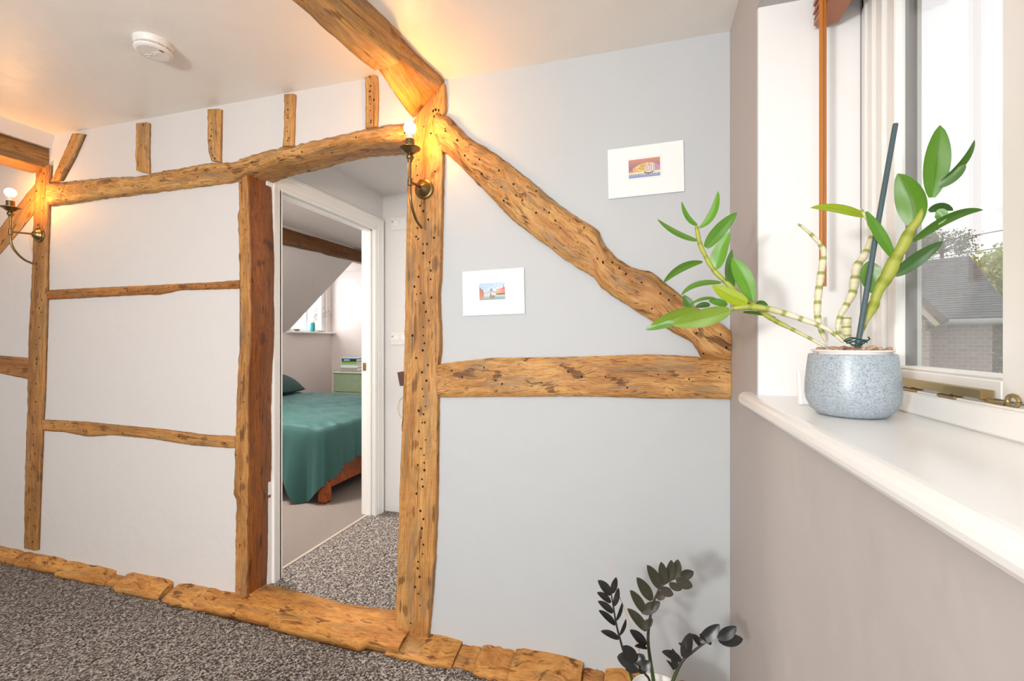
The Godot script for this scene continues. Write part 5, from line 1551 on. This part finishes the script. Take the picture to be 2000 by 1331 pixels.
	leaf(stem_arched, Vector3(0.0757, 0.344, 0.3923), Vector3(0.0683, 0.3575, 0.3945), Vector3(0.0575, 0.3684, 0.3976), 0.0072, 30, dark_leaf[0], 0.9)
	leaf(stem_front, Vector3(-0.0173, 0.3913, 0.4606), Vector3(-0.0295, 0.4127, 0.4641), Vector3(-0.0449, 0.4318, 0.4686), 0.03, 5, dark_leaf[1], 0.9)
	leaf(stem_front, Vector3(-0.0198, 0.39, 0.4614), Vector3(-0.0389, 0.3991, 0.4668), Vector3(-0.0592, 0.4043, 0.4727), 0.0331, -8, dark_leaf[0], 0.9)
	leaf(stem_front, Vector3(-0.0198, 0.3913, 0.4614), Vector3(-0.0237, 0.3783, 0.4625), Vector3(-0.0236, 0.3646, 0.4624), 0.0354, 5, dark_leaf[0], 0.9)
	leaf(stem_front, Vector3(-0.0135, 0.3913, 0.4596), Vector3(-0.0039, 0.3997, 0.4568), Vector3(0.0028, 0.4109, 0.4549), 0.0264, -10, dark_leaf[1], 0.9)
	leaf(stem_front, Vector3(-0.0047, 0.3808, 0.457), Vector3(0.0079, 0.3855, 0.4534), Vector3(0.0186, 0.3939, 0.4503), 0.0236, 10, dark_leaf[0], 0.9)
	leaf(stem_front, Vector3(0.0015, 0.3638, 0.4552), Vector3(-0.0016, 0.3771, 0.4561), Vector3(-0.0085, 0.3887, 0.4581), 0.0212, 15, dark_leaf[1], 0.9)
	g = Geo.new()
	var sk := [Vector3(-0.1013, 0.5703, 0.3287), Vector3(-0.0531, 0.4609, 0.3357), Vector3(-0.0104, 0.3499, 0.3442), Vector3(0.022, 0.2604, 0.3557)]
	g.tube(sk, [0.0007, 0.0013, 0.0015, 0.0016], 6)
	tag(put("skewer", g, mat(Color(0.86, 0.72, 0.62), 0.6)), "thin pale wooden skewer standing in the dark plant's pot", "skewer")
	# lamp and window added unseen behind the camera to brighten the hall
	var fill_lamp := thing("added_globe_lamp", "added unseen globe lamp on a slim stand, filling the hall with light", "lamp", Vector3(-0.85, 1.36, 2.75))
	g = Geo.new()
	var gl := []
	for k in 21:
		var a := -PI / 2 + PI * k / 20.0
		gl.append(Vector2(0.11 * cos(a), 0.11 * sin(a)))
	g.lathe(gl, 36)
	var gm := mat(Color(0.95, 0.94, 0.92), 0.4)
	gm.emission_enabled = true
	gm.emission = Color(1.0, 0.96, 0.90)
	gm.emission_energy_multiplier = 1.4
	put("globe", g, gm, fill_lamp)
	g = Geo.new()
	g.tube([Vector3(0, -0.105, 0), Vector3(0, -1.35, 0)], [0.010, 0.010], 12)
	g.lathe([Vector2(0.0, -1.36), Vector2(0.14, -1.36), Vector2(0.14, -1.345), Vector2(0.02, -1.335), Vector2(0, -1.335)], 32)
	put("stand", g, M.brass, fill_lamp)
	var pl := OmniLight3D.new()
	pl.name = "globe_fill"
	pl.light_color = Color(1.0, 0.985, 0.97)
	pl.light_energy = HALL
	pl.light_size = 0.1
	pl.omni_range = 12.0
	pl.omni_attenuation = 2.0
	pl.shadow_enabled = true
	fill_lamp.add_child(pl)
	var w := Node3D.new()
	w.name = "added_window_2"
	add_child(w)
	tag(w, "added unseen window in the hall wall for the fill light", "", "", "structure")
	g = Geo.new()
	for x in [-1.95, -1.267, -0.583, 0.10]: g.span(Vector3(x, 0.65, 3.42), Vector3(x + 0.05, 2.05, 3.48), 0.004)
	g.span(Vector3(-1.95, 0.65, 3.42), Vector3(0.15, 0.70, 3.48), 0.004)
	g.span(Vector3(-1.95, 2.0, 3.42), Vector3(0.15, 2.05, 3.48), 0.004)
	put("frame", g, M.white_paint, w)
	for x in [-1.90, -1.217, -0.533]:
		g = Geo.new()
		g.span(Vector3(x, 0.70, 3.448), Vector3(x + 0.633, 2.0, 3.452))
		put("pane", g, M.glass, w)

const HALL := 2.8

# ================================================================ outside
func build_outside() -> void:
	var g := Geo.new()
	g.span(Vector3(0.7, -2.9, -40), Vector3(60, -2.7, 30))
	struct("ground_outside", g, mat(Color(0.36, 0.42, 0.28), 0.9), "lawn below the window")
	var house_at := Transform3D(Basis(Vector3(0.8743, 0, 0.4853), Vector3.UP, Vector3(-0.4853, 0, 0.8743)), Vector3(5.8236, 0, -8.8922))
	var roof_corners := [Vector3(-1.2303, 1.554, 0.35), Vector3(0.5843, 1.5614, 0.35), Vector3(0.0242, 2.9128, -2.4), Vector3(-1.5207, 3.0243, -2.4)]
	var wall_corner := Vector3(0.3151, 1.5183, 0)
	var gable := [Vector3(-0.718, 2.0336, 1.1), Vector3(-0.2956, 1.4949, 1.1), Vector3(-0.5602, 1.6574, 1.1), Vector3(-0.5704, 1.4066, 0.9), Vector3(-0.4883, 1.4049, 0.9)]
	var h := thing("house", "neighbouring brick house with a grey slate roof beyond the window", "house")
	h.transform = house_at
	var brick := Image.create(128, 128, false, Image.FORMAT_RGB8)
	var bn := noise(0.2, 2, 8)
	for y in 128:
		for x in 128:
			var row := y / 16
			var xx := (x + (row % 2) * 16) % 32
			var joint := y % 16 < 2 or xx < 2
			var k := 0.9 + 0.12 * bn.get_noise_2d(x / 32 * 9.0 + row * 5.0, row * 7.0)
			brick.set_pixel(x, y, Color(0.71, 0.66, 0.63) if joint else Color(0.66, 0.59, 0.56) * k)
	var bm := mat(Color.WHITE, 0.85)
	bm.albedo_texture = ImageTexture.create_from_image(brick)
	bm.uv1_triplanar = true
	bm.uv1_scale = Vector3.ONE * 1.7
	g = Geo.new()
	g.span(Vector3(-6.0, -2.7, -4.8), Vector3(wall_corner.x, wall_corner.y, 0))
	put("brick_wall", g, bm, h)
	# slates: course upon course, each a thin slab tilted over the one below
	g = Geo.new()
	var slate := Geo.new()
	var el: Vector3 = roof_corners[0]
	var er: Vector3 = roof_corners[1]
	var rr: Vector3 = roof_corners[2]
	var rl: Vector3 = roof_corners[3]
	var up := (rl - el).normalized()
	up.x = 0; up = up.normalized()
	var courses := 29
	var out := Vector3.RIGHT.cross(up).normalized()
	if out.y < 0: out = -out
	for i in courses:
		var t := float(i) / courses
		var a := Vector3(el.x - 2.0, lerpf(el.y, rl.y, t), lerpf(el.z, rl.z, t))
		var xr := lerpf(er.x, rr.x, t)
		var step := (rl - el).length() / courses
		var x := a.x - (0.12 if i % 2 else 0.0)
		while x < xr:
			var w := minf(0.235, xr - x)
			var s := 0.58 + 0.22 * rng.randf()
			var p := Vector3(x + w / 2, a.y, a.z) + up * step * 0.55 + out * (0.012 + rng.randf() * 0.006)
			slate.box(p + out * 0.015, Vector3(w - 0.005, 0.028, step * 1.3), 0.0, Basis(Vector3.RIGHT, out, Vector3.RIGHT.cross(out)).orthonormalized().rotated(Vector3.RIGHT, -0.15), Color(0.13, 0.147, 0.163) * s * 1.2)
			x += 0.235
	g.poly([el + Vector3(-2, 0, 0), er, rr, rl + Vector3(-2, 0, 0)], el - out)
	var sm := mat(Color.WHITE, 0.55)
	sm.vertex_color_use_as_albedo = true
	put("roof_deck", g, mat(Color(0.14, 0.14, 0.15), 0.8), h)
	var sl := put("slates", slate, sm, h)
	sl.set_meta("kind", "stuff")
	g = Geo.new()
	g.poly([er, rr, Vector3(rr.x, rr.y, rr.z - 0.5), Vector3(er.x, er.y, er.z - 5.6)], Vector3(0, 0, -2))
	g.poly([rl + Vector3(-2, 0, 0), rr, Vector3(rr.x, rr.y, rr.z - 0.5), rl + Vector3(-2, 0, -0.5)], Vector3(0, 0, -2))
	put("hip_slope", g, mat(Color(0.35, 0.36, 0.38), 0.7), h)
	for k in 12:
		g = Geo.new()
		var x := rr.x - 0.28 - k * 0.42
		g.tube([Vector3(x - 0.20, rr.y - 0.02, rr.z), Vector3(x + 0.20, rr.y - 0.02, rr.z)], [0.085, 0.095], 10)
		put("ridge_tile", g, mat(Color(0.50, 0.51, 0.52), 0.7), h)
	g = Geo.new()
	g.tube([Vector3(el.x - 2.0, el.y - 0.07, el.z + 0.07), Vector3(er.x, er.y - 0.05, er.z + 0.07)], [0.055, 0.055], 8)
	put("gutter", g, mat(Color(0.66, 0.67, 0.67), 0.5), h)
	# porch gable on the near side
	var ga: Vector3 = gable[0]
	var gb: Vector3 = gable[1]
	g = Geo.new()
	var dir := (gb - ga)
	var left := ga - Vector3(dir.x, -dir.y * 0.0, 0)
	var nrm := Vector3(-dir.y, dir.x, 0).normalized() * 0.13
	if nrm.y > 0: nrm = -nrm
	var ext := ga - dir * 1.5
	var slab := [Vector2(ext.x, ext.y), Vector2(gb.x, gb.y), Vector2(gb.x + nrm.x, gb.y + nrm.y), Vector2(ext.x + nrm.x, ext.y + nrm.y)]
	g.extrude(slab, 0.05, Transform3D(Basis.IDENTITY, Vector3(0, 0, ga.z)))
	put("barge_board", g, mat(Color(0.72, 0.64, 0.54), 0.6), h)
	g = Geo.new()
	var top := []
	for q in slab: top.append(q - Vector2(nrm.x, nrm.y) * 0.55)
	g.extrude(top, 1.1, Transform3D(Basis.IDENTITY, Vector3(0, 0, 0.05)))
	put("porch_roof", g, mat(Color(0.30, 0.27, 0.25), 0.7), h)
	var pw: Vector3 = gable[4]
	g = Geo.new()
	g.span(Vector3(pw.x - 1.6, -2.7, 0.0), Vector3(pw.x, pw.y - 0.05, 0.9))
	g.span(Vector3(pw.x - 1.6, pw.y - 0.05, 0.0), Vector3(pw.x - 0.05, pw.y + 0.12, 0.95))
	put("porch_wall", g, bm, h)
	left = Vector3.ZERO
	# trees
	var tree_right_at := Vector3(9.0998, 1.9387, -12.7595)
	var shrub_right_at := Vector3(8.1983, 0.767, -11.5544)
	var pine_at := Vector3(11.9283, 5.1178, -21.5023)
	var cable_runs := [[Vector3(8.8688, 4.546, -18.5332), Vector3(9.6631, 4.6153, -18.1642), Vector3(11.5984, 4.8176, -17.0943), Vector3(12.6361, 4.9266, -16.4091)], [Vector3(8.8688, 3.9754, -18.5332), Vector3(10.5128, 4.1595, -17.7257), Vector3(11.3374, 4.2321, -17.2537), Vector3(12.6361, 4.3666, -16.4091)], [Vector3(8.8688, 3.4048, -18.5332), Vector3(10.7839, 3.7699, -17.5757), Vector3(11.0043, 3.8253, -17.4501), Vector3(12.6361, 4.1332, -16.4091)]]
	tree("broadleaf_tree", "yellow-green broadleaf tree behind the neighbouring roof", tree_right_at, 1.35, 2.1, 22000, [Color(0.42, 0.50, 0.12), Color(0.32, 0.43, 0.09), Color(0.56, 0.50, 0.12), Color(0.50, 0.56, 0.18)], 0.10)
	tree("garden_shrub", "dark green shrub with rusty leaves beside the brick wall", shrub_right_at, 1.0, 1.3, 9000, [Color(0.06, 0.12, 0.04), Color(0.09, 0.16, 0.05), Color(0.12, 0.18, 0.05), Color(0.26, 0.12, 0.05)], 0.07)
	tree("pine_tree", "thin airy pine showing above the slate ridge", pine_at, 0.95, 0.72, 1700, [Color(0.13, 0.17, 0.11), Color(0.17, 0.20, 0.13)], 0.09)
	for c in cable_runs:
		g = Geo.new()
		g.tube(smooth_path(c, 24), [0.014], 5)
		var which: int = cable_runs.find(c)
		tag(put("overhead_cable", g, mat(Color(0.25, 0.26, 0.28), 0.6)), ["topmost black overhead cable crossing the sky", "middle overhead cable crossing behind the ridge", "lowest overhead cable just above the slate ridge"][which], "cable", "overhead cables")

func tree(called: String, label: String, at: Vector3, rx: float, ry: float, count: int, tones: Array, size: float) -> void:
	var base := Vector3(at.x, -2.7, at.z)
	var t := thing(called, label, "tree", base)
	var r := RandomNumberGenerator.new()
	r.seed = hash(called)
	var hgt := at.y + 2.7
	var g := Geo.new()
	g.tube([Vector3.ZERO, Vector3(0.05, hgt * 0.5, 0), Vector3(0, hgt, 0.05), Vector3(0.05, hgt + ry * 0.7, 0)], [0.13, 0.10, 0.06, 0.02], 8)
	var tips := []
	for k in 26:
		var a := r.randf() * TAU
		var e := r.randf_range(-0.7, 0.9)
		var d := Vector3(cos(a) * rx * sqrt(1 - e * e), e * ry, sin(a) * rx * sqrt(1 - e * e)) * r.randf_range(0.55, 0.92)
		var p0 := Vector3(0, hgt + d.y * 0.4 - 0.2, 0)
		var p1 := Vector3(0, hgt, 0) + d
		g.tube(smooth_path([p0, p0.lerp(p1, 0.5) + Vector3(0, 0.1, 0), p1], 5), [0.035, 0.028, 0.02, 0.014, 0.01, 0.006], 5)
		tips.append(p1)
	put("trunk", g, mat(Color(0.24, 0.20, 0.16), 0.9), t)
	var lf := Geo.new()
	lf.poly([Vector3(0, 0, 0), Vector3(0.42, 0.06, 0.4), Vector3(0, 0.0, 1.0)], Vector3(0, -1, 0))
	lf.poly([Vector3(0, 0, 0), Vector3(-0.42, 0.06, 0.4), Vector3(0, 0.0, 1.0)], Vector3(0, -1, 0))
	var mm := MultiMesh.new()
	mm.transform_format = MultiMesh.TRANSFORM_3D
	mm.use_colors = true
	mm.mesh = lf.mesh()
	mm.instance_count = count
	for i in count:
		var c: Vector3 = tips[r.randi() % tips.size()]
		var off := Vector3(r.randfn(), r.randfn() * 0.7, r.randfn()) * rx * 0.20
		var b := Basis.from_euler(Vector3(r.randf() * TAU, r.randf() * TAU, r.randf() * TAU)).scaled(Vector3.ONE * size * r.randf_range(0.7, 1.3))
		mm.set_instance_transform(i, Transform3D(b, c + off))
		var col: Color = tones[r.randi() % tones.size()] * r.randf_range(0.8, 1.25)
		mm.set_instance_color(i, col)
	var mi := MultiMeshInstance3D.new()
	mi.name = "foliage"
	mi.multimesh = mm
	var m := mat(Color.WHITE, 0.6)
	m.vertex_color_use_as_albedo = true
	m.backlight_enabled = true
	m.backlight = Color(0.4, 0.45, 0.15)
	mi.material_override = m
	mi.set_meta("kind", "stuff")
	t.add_child(mi, true)
